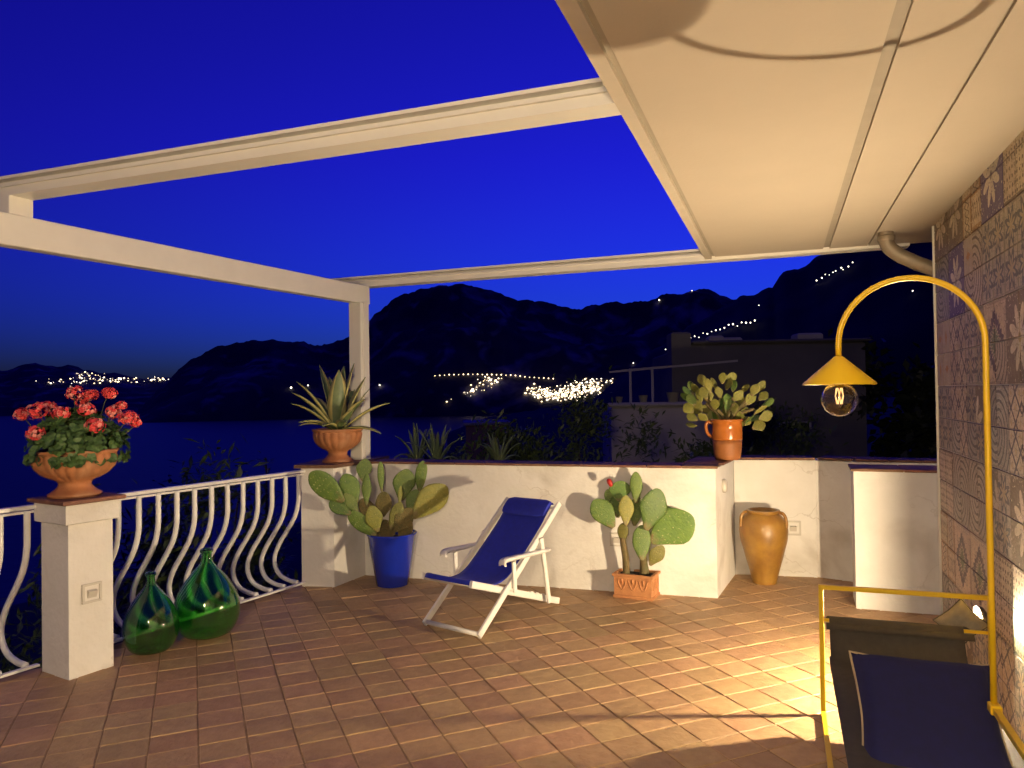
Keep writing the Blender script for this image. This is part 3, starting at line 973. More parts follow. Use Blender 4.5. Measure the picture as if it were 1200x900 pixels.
# round outdoor light on the short return wall
mb = MB()
ra = math.atan2((IC - WC).y, (IC - WC).x)
prof = [(0.055, 0.0), (0.055, 0.02), (0.047, 0.03), (0.02, 0.034)]
mb.lathe(prof, n=24)
o = mb.build('round_wall_light', M['switch'], parapet)
pw = WC + (IC - WC) * 0.38
nr = Vector(((IC - WC).y, -(IC - WC).x)).normalized()
o.matrix_local = Matrix.Translation((pw.x, pw.y, 0.83)) @ nr.to_3d().to_track_quat('Z', 'Y').to_matrix().to_4x4()

# low wall block by the house
B0, B1 = Vector((2.489, 5.503)), Vector((3.12, 5.262))
bd = (B1 - B0).normalized(); bn = Vector((-bd.y, bd.x))
block = thing('low_wall', 'free standing white low wall next to the tiled house wall', 'wall')
mb = MB(); mb.prism([B0, B1, B1 + bn * 0.34, B0 + bn * 0.34], -0.1, 1.0)
mb.build('body', M['plaster'], block)
coping_run(block, B0 - bd * 0.02, B1, 0.38, 1.0, 2)

# rail pillar on the left with its capital
ra_ = Vector((0.52, 0.854)); rb_ = Vector((-0.854, 0.52))
PC = Vector((-2.618, 4.511))
pang = math.atan2(ra_.y, ra_.x)
pillar = thing('railing_pillar', 'square white pillar between two railings carrying the geranium urn', 'pillar', (PC.x, PC.y, 0), pang)
mb = MB(); mb.box((0, 0, 0.42), (0.262, 0.292, 0.96), 0, 0, 0.004)
mb.build('shaft', M['plaster'], pillar)
mb = MB(); mb.box((0, 0, 0.945), (0.315, 0.345, 0.115), 0, 0, 0.005)
mb.build('capital', M['plaster'], pillar)
mb = MB(); mb.box((0, 0, 1.016), (0.37, 0.40, 0.024), 0, 0, 0.004)
mb.build('coping_tile', M['coping'], pillar)
step_light(pillar, (0.0, -0.147), (0, -1, 0), 0.47, 0.115)

# ------------------------------------------------------------------ balcony railings with bellied bars
RA, RB_ = Vector((-2.942, 4.301)), Vector((-1.788, 6.355))
rdir = (RB_ - RA).normalized()
rout = Vector((-rdir.y, rdir.x))
belly = smooth_path([(0, 0, 0.955), (0.0, 0, 0.84), (0.005, 0, 0.72), (0.045, 0, 0.60), (0.13, 0, 0.48), (0.225, 0, 0.36),
                     (0.285, 0, 0.25), (0.285, 0, 0.16), (0.225, 0, 0.085), (0.12, 0, 0.052), (0.02, 0, 0.046)], 4)
mb = MB(); mb.tube(belly, 0.019, 8)
baluster_mesh = mb.mesh('baluster', M['metal_white'])


def railing(label, start, end, n):
    a = Vector(start); b_ = Vector(end)
    d = (b_ - a).normalized(); out = Vector((-d.y, d.x))
    Lg = (b_ - a).length
    t = thing('balcony_railing', label, 'railing', (a.x, a.y, 0), math.atan2(d.y, d.x), 'bellied balcony railings')
    mb = MB(); mb.box((Lg / 2, 0, 0.975), (Lg, 0.048, 0.026), 0, 0, 0.006); mb.build('top_rail', M['metal_white'], t)
    mb = MB(); mb.box((Lg / 2, 0.006, 0.947), (Lg, 0.012, 0.014)); mb.build('under_rail', M['metal_white'], t)
    mb = MB(); mb.box((Lg / 2, 0.0, 0.035), (Lg, 0.034, 0.016), 0, 0, 0.003); mb.build('bottom_rail', M['metal_white'], t)
    for k in range(n):
        s = Lg * (k + 0.6) / n
        o = place('baluster', baluster_mesh, t)
        o.matrix_local = Matrix.Translation((s, 0, 0)) @ Matrix.Rotation(math.pi / 2, 4, 'Z')
    return t


r0 = RA + rdir * 0.34
railing('white bellied iron railing between the geranium pillar and the corner pillar', r0, RB_ + rdir * 0.02, 14)
railing('white bellied iron railing ending at the outer side of the geranium pillar', RA - rdir * 2.6, RA + rdir * 0.21, 19)

# ------------------------------------------------------------------ house: tiled wall, eave ceiling, downpipe
wall_len = 8.2
wang = math.atan2(-HD.x, HD.y)             # wall local X runs along HD
wall = thing('tiled_wall', 'house wall covered in mixed patterned majolica tiles', 'wall', (WALL_END.x, WALL_END.y, 0), math.atan2(HD.y, HD.x))
mb = MB(); mb.box((-wall_len / 2, -0.16, 1.6), (wall_len, 0.30, 3.4))
mb.build('wall_body', M['plaster'], wall)
mb = MB(); mb.box((0.006, -0.004, 1.33), (0.014, 0.03, 2.66), 0, 0, 0.003)
mb.build('edge_trim', M['lacquer'], wall)
TS = 0.2
tmb = MB(); tmb.box((0, 0, 0), (TS - 0.004, TS - 0.004, 0.010), 0, 0, 0.002)
tile_by_mat = [tmb.mesh('wall_tile', mm) for mm in MAJ]
rw = random.Random(21)
blocks = {}
feature = {(0, 0): 6, (0, 1): 8, (0, 2): 5, (0, 3): 9, (0, 4): 1, (0, 5): 7, (0, 6): 2, (1, 0): 0, (1, 1): 0, (1, 2): 6, (1, 3): 4, (1, 4): 4, (1, 5): 3, (1, 6): 2,
           (2, 1): 0, (2, 5): 6, (2, 6): 8, (2, 4): 9}
for cx in range(0, 16):
    for cy in range(0, 14):
        bk = (cx // 2, cy // 2)
        if bk not in blocks:
            blocks[bk] = feature.get(bk, rw.randrange(len(MAJ)))
        mi = blocks[bk] if rw.random() < 0.93 else rw.randrange(len(MAJ))
        # four turns of one motif meet at the middle of a block
        turn = {(0, 0): 2, (1, 0): 3, (1, 1): 0, (0, 1): 1}[(cx % 2, cy % 2)]
        zc = 0.012 + TS * (cy + 0.5)
        Mx = Matrix.Translation((-0.004 - TS * (cx + 0.5), -0.006 + rw.uniform(-0.001, 0.001), zc)) @ Matrix.Rotation(math.pi / 2, 4, 'X') @ \
            Matrix.Rotation(math.pi, 4, 'Y') @ Matrix.Rotation(turn * math.pi / 2 + rw.uniform(-.006, .006), 4, 'Z')
        place('wall_tile', tile_by_mat[mi], wall, Mx)

# eave: local x along HD from its outer far corner, local y outwards
eave = thing('eave_ceiling', 'cream plastered eave ceiling over the terrace', 'ceiling', (CORNER.x, CORNER.y, CEIL), math.atan2(HD.y, HD.x))
EW = (WALL_END - CORNER).dot(-HP)          # width from outer edge to the wall
EL = 9.5
def eave_strip(y0, y1, z0, name, mat, parent=eave, h=0.05, x0=-EL, x1=0.0):
    mb = MB(); mb.box(((x0 + x1) / 2, (y0 + y1) / 2, z0 + h / 2), (x1 - x0, y1 - y0, h))
    return mb.build(name, mat, parent)
g1, g2 = EW - 0.62, EW - 0.335
eave_strip(-g1 + 0.022, -0.075, 0.0, 'ceiling_panel', M['ceiling'], h=0.2)
eave_strip(-g2 + 0.006, -g1 - 0.022, 0.0, 'ceiling_panel', M['ceiling'], h=0.2)
eave_strip(-EW - 0.4, -g2 - 0.006, 0.0, 'ceiling_panel', M['ceiling'], h=0.2)
eave_strip(-g1 - 0.022, -g1 + 0.022, 0.012, 'shadow_gap', M['groove'], h=0.18)
eave_strip(-g2 - 0.006, -g2 + 0.006, 0.012, 'shadow_gap', M['groove'], h=0.18)
eave_strip(-0.052, 0.0, -0.014, 'edge_trim', M['ceiling_trim'], h=0.21)
eave_strip(-0.075, -0.052, 0.008, 'shadow_gap', M['groove'], h=0.18)

# downpipe elbow and gutter end past the wall
pipe = thing('downpipe', 'bent zinc downpipe under the eave at the end of the tiled wall', 'pipe')
q0 = WALL_END + HD * 0.10
mb = MB()
mb.tube(smooth_path([V3(q0 + HP * 0.27, CEIL + 0.03), V3(q0 + HP * 0.27, CEIL - 0.05), V3(q0 + HP * 0.24, CEIL - 0.12), V3(q0 + HP * 0.13, CEIL - 0.20),
                     V3(q0 - HP * 0.05, CEIL - 0.29), V3(q0 - HP * 0.2, CEIL - 0.37)], 6), 0.048, 16)
mb.build('elbow', M['zinc'], pipe)
mb = MB(); mb.lathe([(0.053, 0), (0.056, 0.006), (0.056, 0.03), (0.053, 0.036)], V3(q0 + HP * 0.27, CEIL - 0.06), 20)
mb.build('collar', M['zinc'], pipe)

# ------------------------------------------------------------------ pergola
perg = thing('pergola', 'cream lacquered pergola frame with open awning tracks', 'pergola')
POST = Vector((-1.395, 6.88))
BL = Vector((-2.60, 3.92))
bdir = (POST - BL).normalized()
bz_r, bz_l = 2.535, 2.490
def beam_pt(s, dz=0.0):
    t = s
    p = BL + (POST - BL) * t
    return Vector((p.x, p.y, bz_l + (bz_r - bz_l) * t + dz))
mb = MB(); mb.bar(beam_pt(-1.0), beam_pt(1.035), 0.09, 0.165, bev=0.004)
mb.build('outer_beam', M['lacquer'], perg)
post_h = beam_pt(1.0).z - 0.0825
mb = MB(); mb.bar((POST.x, POST.y, HP_ + 0.028), (POST.x, POST.y, post_h), 0.13, 0.14, up=(bdir.x, bdir.y, 0), bev=0.006)
for off in (-0.02, 0.025):
    pass
mb.build('post', M['lacquer'], perg)
side = Vector((bdir.y, -bdir.x))
mb = MB(); c = Vector((POST.x, POST.y)) + side * 0.066
mb.bar((c.x, c.y, HP_ + 0.03), (c.x, c.y, post_h), 0.06, 0.012, up=(side.x, side.y, 0)); mb.build('post_rib', M['lacquer'], perg)
e_ = beam_pt(-0.95)
mb = MB(); mb.bar((e_.x, e_.y, 0.0), (e_.x, e_.y, e_.z - 0.083), 0.13, 0.14, up=(bdir.x, bdir.y, 0), bev=0.006)
mb.build('post', M['lacquer'], perg)


def rafter(a, b, w=0.125, h=0.098):
    """track profile: plain underside, side face towards the camera with two lips and a dark slot between them"""
    sec = [(-w / 2, 0), (w / 2, 0), (w / 2, 0.042), (w / 2 + 0.012, 0.044), (w / 2 + 0.012, 0.058), (w / 2 - 0.03, 0.060), (w / 2 - 0.03, 0.080),
           (w / 2 + 0.012, 0.082), (w / 2 + 0.012, h), (-w / 2, h)]
    mb = MB(); mb.section(b, a, sec)
    return mb.build('rafter', M['lacquer'], perg)


def in_eave(s, out=0.0, z=0.0):
    p = CORNER - HD * s + HP * out
    return Vector((p.x, p.y, CEIL + z))


# far rafter doubles as the end beam of the eave; near one meets the eave edge
rafter(in_eave(-0.02, -1.45, -0.02), (POST.x - 0.04 - 0.40, POST.y + 0.19 + 0.143, beam_pt(1.0).z + 0.085))
ra1 = in_eave(3.40, 0.0, -0.005)
rend = beam_pt(0.005)
rdirn = (Vector((rend.x, rend.y, 0)) - Vector((ra1.x, ra1.y, 0))).normalized()
rend2 = Vector((rend.x, rend.y, 0)) + rdirn * 0.09
rafter(ra1, (rend2.x, rend2.y, rend.z + 0.0825 + 0.095))
mb = MB(); mb.bar((rend.x, rend.y, rend.z + 0.083), (rend.x, rend.y, rend.z + 0.0825 + 0.094), 0.085, 0.13, up=(bdir.x, bdir.y, 0), bev=0.003)
mb.build('spacer_block', M['lacquer'], perg)

# ------------------------------------------------------------------ wall spot that lights the terrace
LP = Vector((2.288, 3.70, 0.465))
def wall_spot(label, loc, watts):
    t = thing('wall_spot_lamp', label, 'lamp', loc)
    face = Vector((HP.x, HP.y, 0)).to_track_quat('Z', 'Y').to_matrix().to_4x4()
    aim = Vector((math.cos(R(168)), math.sin(R(168)), 0.0)).to_track_quat('Z', 'Y').to_matrix().to_4x4()
    mb = MB(); mb.lathe([(0.03, 0), (0.03, 0.008), (0.012, 0.012), (0.012, 0.030)], n=18)
    o = mb.build('wall_plate', M['steel'], t)
    o.matrix_local = Matrix.Translation(Vector((-HP.x, -HP.y, 0)) * 0.052) @ face
    mb = MB(); mb.lathe([(0.012, -0.022), (0.035, -0.020), (0.056, -0.004), (0.064, 0.020), (0.061, 0.020), (0.052, -0.002), (0.034, -0.016), (0.012, -0.018)], n=24)
    mb.build('shading_dish', M['steel'], t).matrix_local = aim  # dish added and turned to keep lamp light off the wall and low wall
    mb = MB(); mb.lathe([(0.001, -0.017), (0.010, -0.014), (0.016, -0.005), (0.017, 0.003), (0.012, 0.013), (0.001, 0.018)], n=16)
    mb.build('bulb', M['lamp_glow'], t).matrix_local = aim
    ld = bpy.data.lights.new('lamp_light', 'POINT')
    ld.energy = watts; ld.color = (1.0, 0.76, 0.47); ld.shadow_soft_size = 0.022
    lo = bpy.data.objects.new('lamp_light', ld); col.objects.link(lo)
    lo.parent = t; lo.location = (HP.x * 0.006, HP.y * 0.006, 0.0)
    return t


spot = wall_spot('small glowing lamp low on the tiled wall behind the lounger', tuple(LP), LAMP_WATTS)

# unseen fill lamp added behind the viewpoint, shaped as a paper pendant
PP = Vector((-0.62, -1.0, 2.12))
fill_lamp = thing('fill_pendant', 'unseen fill lamp added behind the viewpoint, shaped as a round paper pendant', 'lamp', tuple(PP))
mb = MB(); mb.tube([(0, 0, 0.2), (0, 0, CEIL - PP.z)], 0.004, 6); mb.build('cord', M['steel'], fill_lamp)
mb = MB(); mb.lathe([(0.15 * math.sin(math.pi * k / 16), -0.15 * math.cos(math.pi * k / 16)) for k in range(1, 16)], n=28)
mb.build('globe', emission('fill_globe_glow', (1.0, 0.84, 0.62), 4.0), fill_lamp)
ld = bpy.data.lights.new('fill_light', 'POINT')
ld.energy = FILL_WATTS; ld.color = (1.0, 0.77, 0.48); ld.shadow_soft_size = 0.19
lo = bpy.data.objects.new('fill_light', ld); col.objects.link(lo)
lo.parent = fill_lamp; lo.location = (0, 0, 0)

# ------------------------------------------------------------------ lounger, cushions and yellow arc lamp
LL = Vector((1.507, 3.715))                # far outer foot
lang = math.atan2(HP.y, HP.x)
# local frame: x from the outer foot towards the wall, y away along the wall
lounger = thing('lounger', 'low lounger with yellow tube frame and brown grey sling by the wall', 'lounger', (LL.x, LL.y, 0), lang + math.pi)
LW_ = 0.70
def tube_part(name, pts, r=0.0125, parent=lounger, mat='yellow'):
    mb = MB(); mb.tube(pts, r, 10); return mb.build(name, M[mat], parent)
def sq_part(name, a, b, parent=lounger, s=0.022, mat='yellow'):
    mb = MB(); mb.bar(a, b, s, s, up=(0.01, 0.02, 1) if abs((Vector(b) - Vector(a)).normalized().z) < 0.9 else (0, 1, 0), bev=0.002)
    return mb.build(name, M[mat], parent)
sq_part('leg', (0, 0, 0), (0, 0, 0.618))
sq_part('head_bar', (-0.011, 0, 0.629), (LW_ + 0.033, 0, 0.629))
sq_part('sling_bar', (0.012, 0, 0.468), (LW_ + 0.010, 0, 0.468), s=0.014)
sq_part('leg', (LW_ + 0.022, 0.0, 0), (LW_ + 0.022, 0.0, 0.617))
sq_part('base_rail', (0, -0.012, 0.011), (0, -1.9, 0.011))
sq_part('base_rail', (LW_ - 0.03, -0.012, 0.011), (LW_ - 0.03, -1.9, 0.011))
sq_part('leg', (0, -1.9, 0), (0, -1.9, 0.30))
sq_part('leg', (LW_ - 0.03, -1.9, 0), (LW_ - 0.03, -1.9, 0.30))
sq_part('foot_bar', (0, -1.9, 0.311), (LW_ - 0.03, -1.9, 0.311))
sq_part('side_rail', (0.522, -0.90, 0.465), (0.522, -1.9, 0.465))
sq_part('leg', (0.522, -1.9, 0.322), (0.522, -1.9, 0.454))
# the sling drops from the head bar, runs as a seat and rises to the foot bar
prof = smooth_path([(0.016, 0.462), (0.012, 0.480), (0.0, 0.485), (-0.014, 0.474), (-0.040, 0.41), (-0.085, 0.345), (-0.15, 0.305), (-0.30, 0.300), (-0.60, 0.299), (-1.0, 0.299), (-1.4, 0.300), (-1.88, 0.318)], 6)
rows = []
for i, p in enumerate(prof):
    s = i / (len(prof) - 1)
    pull = 0.045 * min(1, s * 6) if s < 0.5 else 0.03
    x0, x1 = 0.012 + pull * 0.5, LW_ - 0.045 - pull
    rows.append([(x0 + (x1 - x0) * j / 10, p[0], p[1]) for j in range(11)])
mb = MB(); mb.sheet(rows, 0.005)
sling = mb.build('sling', M['grey_fabric'], lounger)
mb = MB(); mb.box((0.345, -1.01, 0.187), (0.58, 1.70, 0.175), 0, 0, 0.02)
mb.build('seat_pad', M['grey_fabric'], lounger)
mb = MB(); mb.sheet([[(0.02 + (LW_ - 0.07) * j / 6, -0.026 - 0.007 * i, 0.462 - 0.014 * i) for j in range(7)] for i in range(3)], 0.003)
mb.build('hem', M['grey_fabric'], sling)

# small pillow whose corner stands up behind the sling
def pillow(name, w, h, t, mat, n=16, parent=None):
    mb = MB()
    for sgn in (1, -1):
        rows = []
        for i in range(n + 1):
            row = []
            for j in range(n + 1):
                u, v = -1 + 2 * j / n, -1 + 2 * i / n
                pinch = 1 - 0.10 * (1 - abs(u) ** 1.5) * (abs(v) ** 4) - 0.0
                pinch_u = 1 - 0.10 * (1 - abs(v) ** 1.5) * (abs(u) ** 4)
                z = t / 2 * ((1 - u ** 4) * (1 - v ** 4)) ** 0.55
                row.append((u * w / 2 * pinch_u, sgn * z, v * h / 2 * pinch))
            rows.append(row if sgn < 0 else row[::-1])
        mb.sheet(rows)
    return mb.build(name, mat, parent)


def pillow_rim(w, h, n=24):
    pts = []
    for k in range(n):
        pts.append((-1 + 2 * k / n, -1))
    for k in range(n):
        pts.append((1, -1 + 2 * k / n))
    for k in range(n):
        pts.append((1 - 2 * k / n, 1))
    for k in range(n):
        pts.append((-1, 1 - 2 * k / n))
    out = []
    for u, v in pts + pts[:1]:
        out.append((u * w / 2 * (1 - 0.10 * (1 - abs(v) ** 1.5) * abs(u) ** 4), 0, v * h / 2 * (1 - 0.10 * (1 - abs(u) ** 1.5) * abs(v) ** 4)))
    return out


def lounger_point(x, y, z):
    p = LL + (-HP) * x + HD * y
    return Vector((p.x, p.y, z))


cush = thing('cushion', 'navy blue cushion with beige piping lying on the lounger sling', 'cushion', lounger_point(0.325, -0.88, 0.362), lang + math.pi)
cush.rotation_euler = (R(-60), 0, lang + math.pi - R(1))
pillow('cover', 0.50, 0.62, 0.17, weave('midnight_blue_cotton', (0.001, 0.002, 0.060), sheen=0.0), parent=cush)
mb = MB(); mb.tube(pillow_rim(0.50, 0.62), 0.0055, 6, cap=False); mb.build('piping', M['piping'], cush)

neck = thing('neck_pillow', 'grey fabric head pillow with its corner up behind the sling', 'pillow', lounger_point(0.612, 0.05, 0.492), lang + math.pi)
neck.rotation_euler = (R(6), R(45), lang + math.pi)
pillow('cover', 0.165, 0.165, 0.06, weave('grey_cotton', (0.17, 0.15, 0.125)), parent=neck)
mb = MB(); mb.tube(pillow_rim(0.165, 0.165, 14), 0.003, 6, cap=False); mb.build('piping', M['grey_fabric'], neck)

arc = thing('arc_lamp', 'yellow arched lamp with cone shade and clear globe bulb', 'lamp', (1.236, 2.838, 0), lang + math.pi)
PX, SX = 0.482, 0.0
arc_r = (PX - SX) / 2
pts = [(PX, 0, 0.445), (PX, 0, 0.9), (PX, 0, 1.765)]
for k in range(1, 25):
    a = math.pi * k / 24
    pts.append((PX - arc_r + arc_r * math.cos(a), 0, 1.765 + arc_r * 1.0 * math.sin(a)))
pts.append((SX, 0, 1.722))
mb = MB(); mb.tube(pts, 0.0108, 14); mb.build('pole', M['yellow'], arc)
mb = MB(); mb.box((PX, -0.012, 0.466), (0.036, 0.05, 0.034), 0, 0, 0.004); mb.build('rail_clamp', M['yellow'], arc)
mb = MB()
mb.lathe([(0.130, 1.618), (0.130, 1.623), (0.018, 1.722), (0.010, 1.727), (0.008, 1.722), (0.016, 1.716), (0.127, 1.618)], (SX, 0, 0), 48, cap=False)
mb.build('shade', M['yellow'], arc)
mb = MB()
gp = []
for k in range(1, 24):
    a = math.pi * k / 24
    gp.append((0.065 * math.sin(a), 1.563 - 0.065 * math.cos(a)))
inner = [(r * 0.972, 1.551 + (z - 1.551) * 0.972) for r, z in reversed(gp)]
mb.lathe(gp + inner, (SX, 0, 0), 32, cap=False)
bulb = mb.build('globe_bulb', M['clear_glass'], arc)
mb = MB()
for k in range(6):
    a = k * math.pi / 3
    mb.tube([(SX + 0.010 * math.cos(a), 0.010 * math.sin(a), 1.605), (SX + 0.016 * math.cos(a + .5), 0.016 * math.sin(a + .5), 1.575), (SX + 0.008 * math.cos(a + 1), 0.008 * math.sin(a + 1), 1.545)], 0.0018, 5)
mb.build('filament', M['filament'], bulb)
mb = MB(); mb.lathe([(0.016, 1.607), (0.017, 1.66), (0.012, 1.69)], (SX, 0, 0), 16); mb.build('socket', M['yellow'], arc)

# ------------------------------------------------------------------ deck chair
dca = R(52.5)
FR = Vector((-0.237, 4.939))
chair = thing('deck_chair', 'white wooden deck chair with navy canvas sling and armrests', 'deck chair', (FR.x, FR.y, 0), dca)
CW = 0.49
def wood(name, a, b, w=0.024, h=0.046, parent=chair, up=(0, 0, 1)):
    mb = MB(); mb.bar(a, b, w, h, up=up, bev=0.006); return mb.build(name, M['wood'], parent)
for y in (0.0, CW):
    i_ = 0.030 if y == 0 else -0.030
    o_i = 0.026 if y == 0 else -0.026
    wood('back_rail', (-0.01, y, 0.018), (0.955, y, 0.768), 0.024, 0.048)
    wood('seat_rail', (-0.045, y + i_, 0.362), (0.965, y + i_, 0.028), 0.024, 0.048)
    for k in range(3):
        s = 0.60 + 0.07 * k
        o = wood('notch_block', (s, y + i_, 0.362 - 0.3307 * (s + 0.045) + 0.020), (s + 0.035, y + i_, 0.362 - 0.3307 * (s + 0.08) + 0.022), 0.024, 0.022)
    wood('prop', (0.765, y - i_ * 0.0 + (-o_i), 0.07), (0.675, y - o_i, 0.555), 0.022, 0.038, up=(1, 0, 0.1))
    wood('arm_post', (0.355, y - o_i, 0.235), (0.345, y - o_i, 0.448), 0.022, 0.036, up=(1, 0, 0))
    mb = MB()
    pts = smooth_path([(0.222, y - o_i, 0.440), (0.228, y - o_i, 0.462), (0.26, y - o_i, 0.470), (0.45, y - o_i, 0.464), (0.755, y - o_i, 0.455)], 4)
    rows = [[(p.x, p.y - 0.026, p.z - 0.004), (p.x, p.y - 0.018, p.z + 0.006), (p.x, p.y + 0.018, p.z + 0.006), (p.x, p.y + 0.026, p.z - 0.004)] for p in pts]
    mb.sheet(rows, 0.022); mb.build('armrest', M['wood'], chair)
mb = MB(); mb.tube([(0.0, -0.012, 0.03), (0.0, CW + 0.012, 0.03)], 0.016, 12); mb.build('foot_bar', M['wood'], chair)
mb = MB(); mb.tube([(0.925, 0, 0.742), (0.925, CW, 0.742)], 0.015, 12); mb.build('top_bar', M['wood'], chair)
mb = MB(); mb.tube([(-0.028, 0.03, 0.357), (-0.028, CW - 0.03, 0.357)], 0.015, 12); mb.build('seat_bar', M['wood'], chair)
mb = MB(); mb.tube([(0.945, 0.03, 0.035), (0.945, CW - 0.03, 0.035)], 0.012, 12); mb.build('rear_bar', M['wood'], chair)
cv = smooth_path([(-0.046, 0, 0.352), (-0.03, 0, 0.377), (0.02, 0, 0.366), (0.12, 0, 0.325), (0.24, 0, 0.302), (0.36, 0, 0.325), (0.48, 0, 0.40), (0.62, 0, 0.505), (0.78, 0, 0.632), (0.915, 0, 0.763), (0.945, 0, 0.755)], 5)
rows = []
for p in cv:
    rows.append([(p.x, 0.045 + (CW - 0.09) * j / 10, p.z - 0.022 * math.sin(math.pi * j / 10) * max(0, min(1, (p.x + 0.03) * 6)) * max(0, min(1, (0.92 - p.x) * 5))) for j in range(11)])
mb = MB(); mb.sheet(rows[::-1], 0.004); sl = mb.build('canvas_sling', M['navy'], chair)
hr = []
for k in range(17):
    a = 2 * math.pi * k / 16
    ln, th = 0.085, 0.024
    u, v = math.cos(a) * ln, math.sin(a) * th
    c_ = Vector((0.868, 0, 0.735))
    tdir = Vector((0.75, 0, 0.66)); nd = Vector((-0.66, 0, 0.75))
    hr.append(c_ + tdir * u + nd * v)
mb = MB()
hv = []
for j in range(9):
    y = 0.048 + (CW - 0.096) * j / 8
    f = 0.82 if j in (0, 8) else 1.0
    cc = Vector((0.868, 0, 0.735))
    hv.append([(cc + (p - cc) * f) + Vector((0, y, 0)) for p in hr])
mb.sheet(hv)
mb.add([hv[0][k] for k in range(16)], [tuple(range(16))]); mb.add([hv[-1][k] for k in range(16)], [tuple(reversed(range(16)))])
mb.build('head_pad', M['navy'], chair)

# ------------------------------------------------------------------ prickly pears
def pad_mesh(name, mat, seed):
    rv = random.Random(seed)
    mb = MB()
    nu, nv = 18, 12
    b1, b2 = rv.uniform(-0.05, 0.05), rv.uniform(-0.04, 0.04)
    vv = []
    for i in range(nv + 1):
        t = i / nv
        z = 0.5 - 0.5 * math.cos(math.pi * t)
        w = 0.31 * (math.sin(math.pi * z ** 1.12)) ** 0.5 * (0.45 + 0.55 * min(1.0, z / 0.45)) + 0.04 * (1 - z) ** 3 if 0 < i < nv else (0.03 if i else 0.05)
        th = 0.050 * (math.sin(math.pi * min(1, max(0, z))) ** 0.6) + 0.035 * (1 - z) ** 4
        if i == nv: th = 0.004
        for k in range(nu):
            a = 2 * math.pi * k / nu
            x, y = math.cos(a), math.sin(a)
            e = 0.75
            px = w * math.copysign(abs(x) ** 0.9, x) * (1 + 0.05 * math.sin(3 * z * 3 + seed))
            py = th * math.copysign(abs(y) ** e, y)
            vv.append((px + b1 * z * z, py + b2 * math.sin(math.pi * z) + 0.02 * z * z * (1 if seed % 2 else -1), z))
    ff = []
    for i in range(nv):
        for k in range(nu):
            j = (k + 1) % nu
            ff.append((i * nu + k, i * nu + j, (i + 1) * nu + j, (i + 1) * nu + k))
    ff.append(tuple(reversed(range(nu)))); ff.append(tuple(range(nv * nu, nv * nu + nu)))
    mb.add(vv, ff, 0, True)
    for _ in range(70):
        z = rv.uniform(0.10, 0.97); i = min(nv - 1, max(1, int(math.acos(1 - 2 * z) / math.pi * nv)))
        k = rv.randrange(nu)
        p = Vector(vv[i * nu + k]); q2 = Vector((p.x * 1.02, p.y * 1.4, p.z))
        d = Vector((p.x * 0.6 + rv.uniform(-.15, .15), p.y * 9 + rv.uniform(-.25, .25), rv.uniform(-.1, .4))).normalized()
        t_ = p + d * rv.uniform(0.03, 0.07)
        e1 = d.cross(Vector((0.3, 0.2, 1))).normalized() * 0.0035; e2 = d.cross(e1).normalized() * 0.0035
        mb.add([p + e1, p - e1 * .5 + e2, p - e1 * .5 - e2, t_], [(0, 1, 3), (1, 2, 3), (2, 0, 3)], 1)
    return mb.mesh(name, [mat, M['spine']])


PADS = [pad_mesh('pad', M['pad'], k) for k in range(4)]
PADS_OLD = [pad_mesh('pad', M['pad_old'], k + 10) for k in range(2)]
PADS_PALE = [pad_mesh('pad', M['pad_pale'], k + 20) for k in range(3)]


def put_pad(parent, mesh, centre, length, width, d, yaw, lean=0.0, frame=None):
    """pad centre, its length, its seen width, growth direction d=(x,z) in the plant's front plane; yaw turns the flat side away, lean tips it to the front"""
    dv = Vector((d[0], lean, d[1])).normalized()
    q = dv.to_track_quat('Z', 'Y')
    xax = Vector((1, 0, 0)) - dv * dv.x
    if xax.length < 0.2: xax = Vector((0, 0, -1)) - dv * (-dv.z)
    xax.normalize()
    yax = dv.cross(xax)
    Rm = Matrix((xax, yax, dv)).transposed().to_4x4()
    base = Vector(centre) - dv * length * 0.5
    Mx = Matrix.Translation(base) @ Rm @ Matrix.Rotation(yaw, 4, 'Z') @ Matrix.Diagonal((width / 0.62, max(length, width) * 0.9, length, 1))
    return place('pad', mesh, parent, frame @ Mx if frame is not None else Mx)


def front_frame(loc):
    """plant-local x runs across the view of someone standing on the terrace, y away"""
    return math.atan2(-loc[0], loc[1])


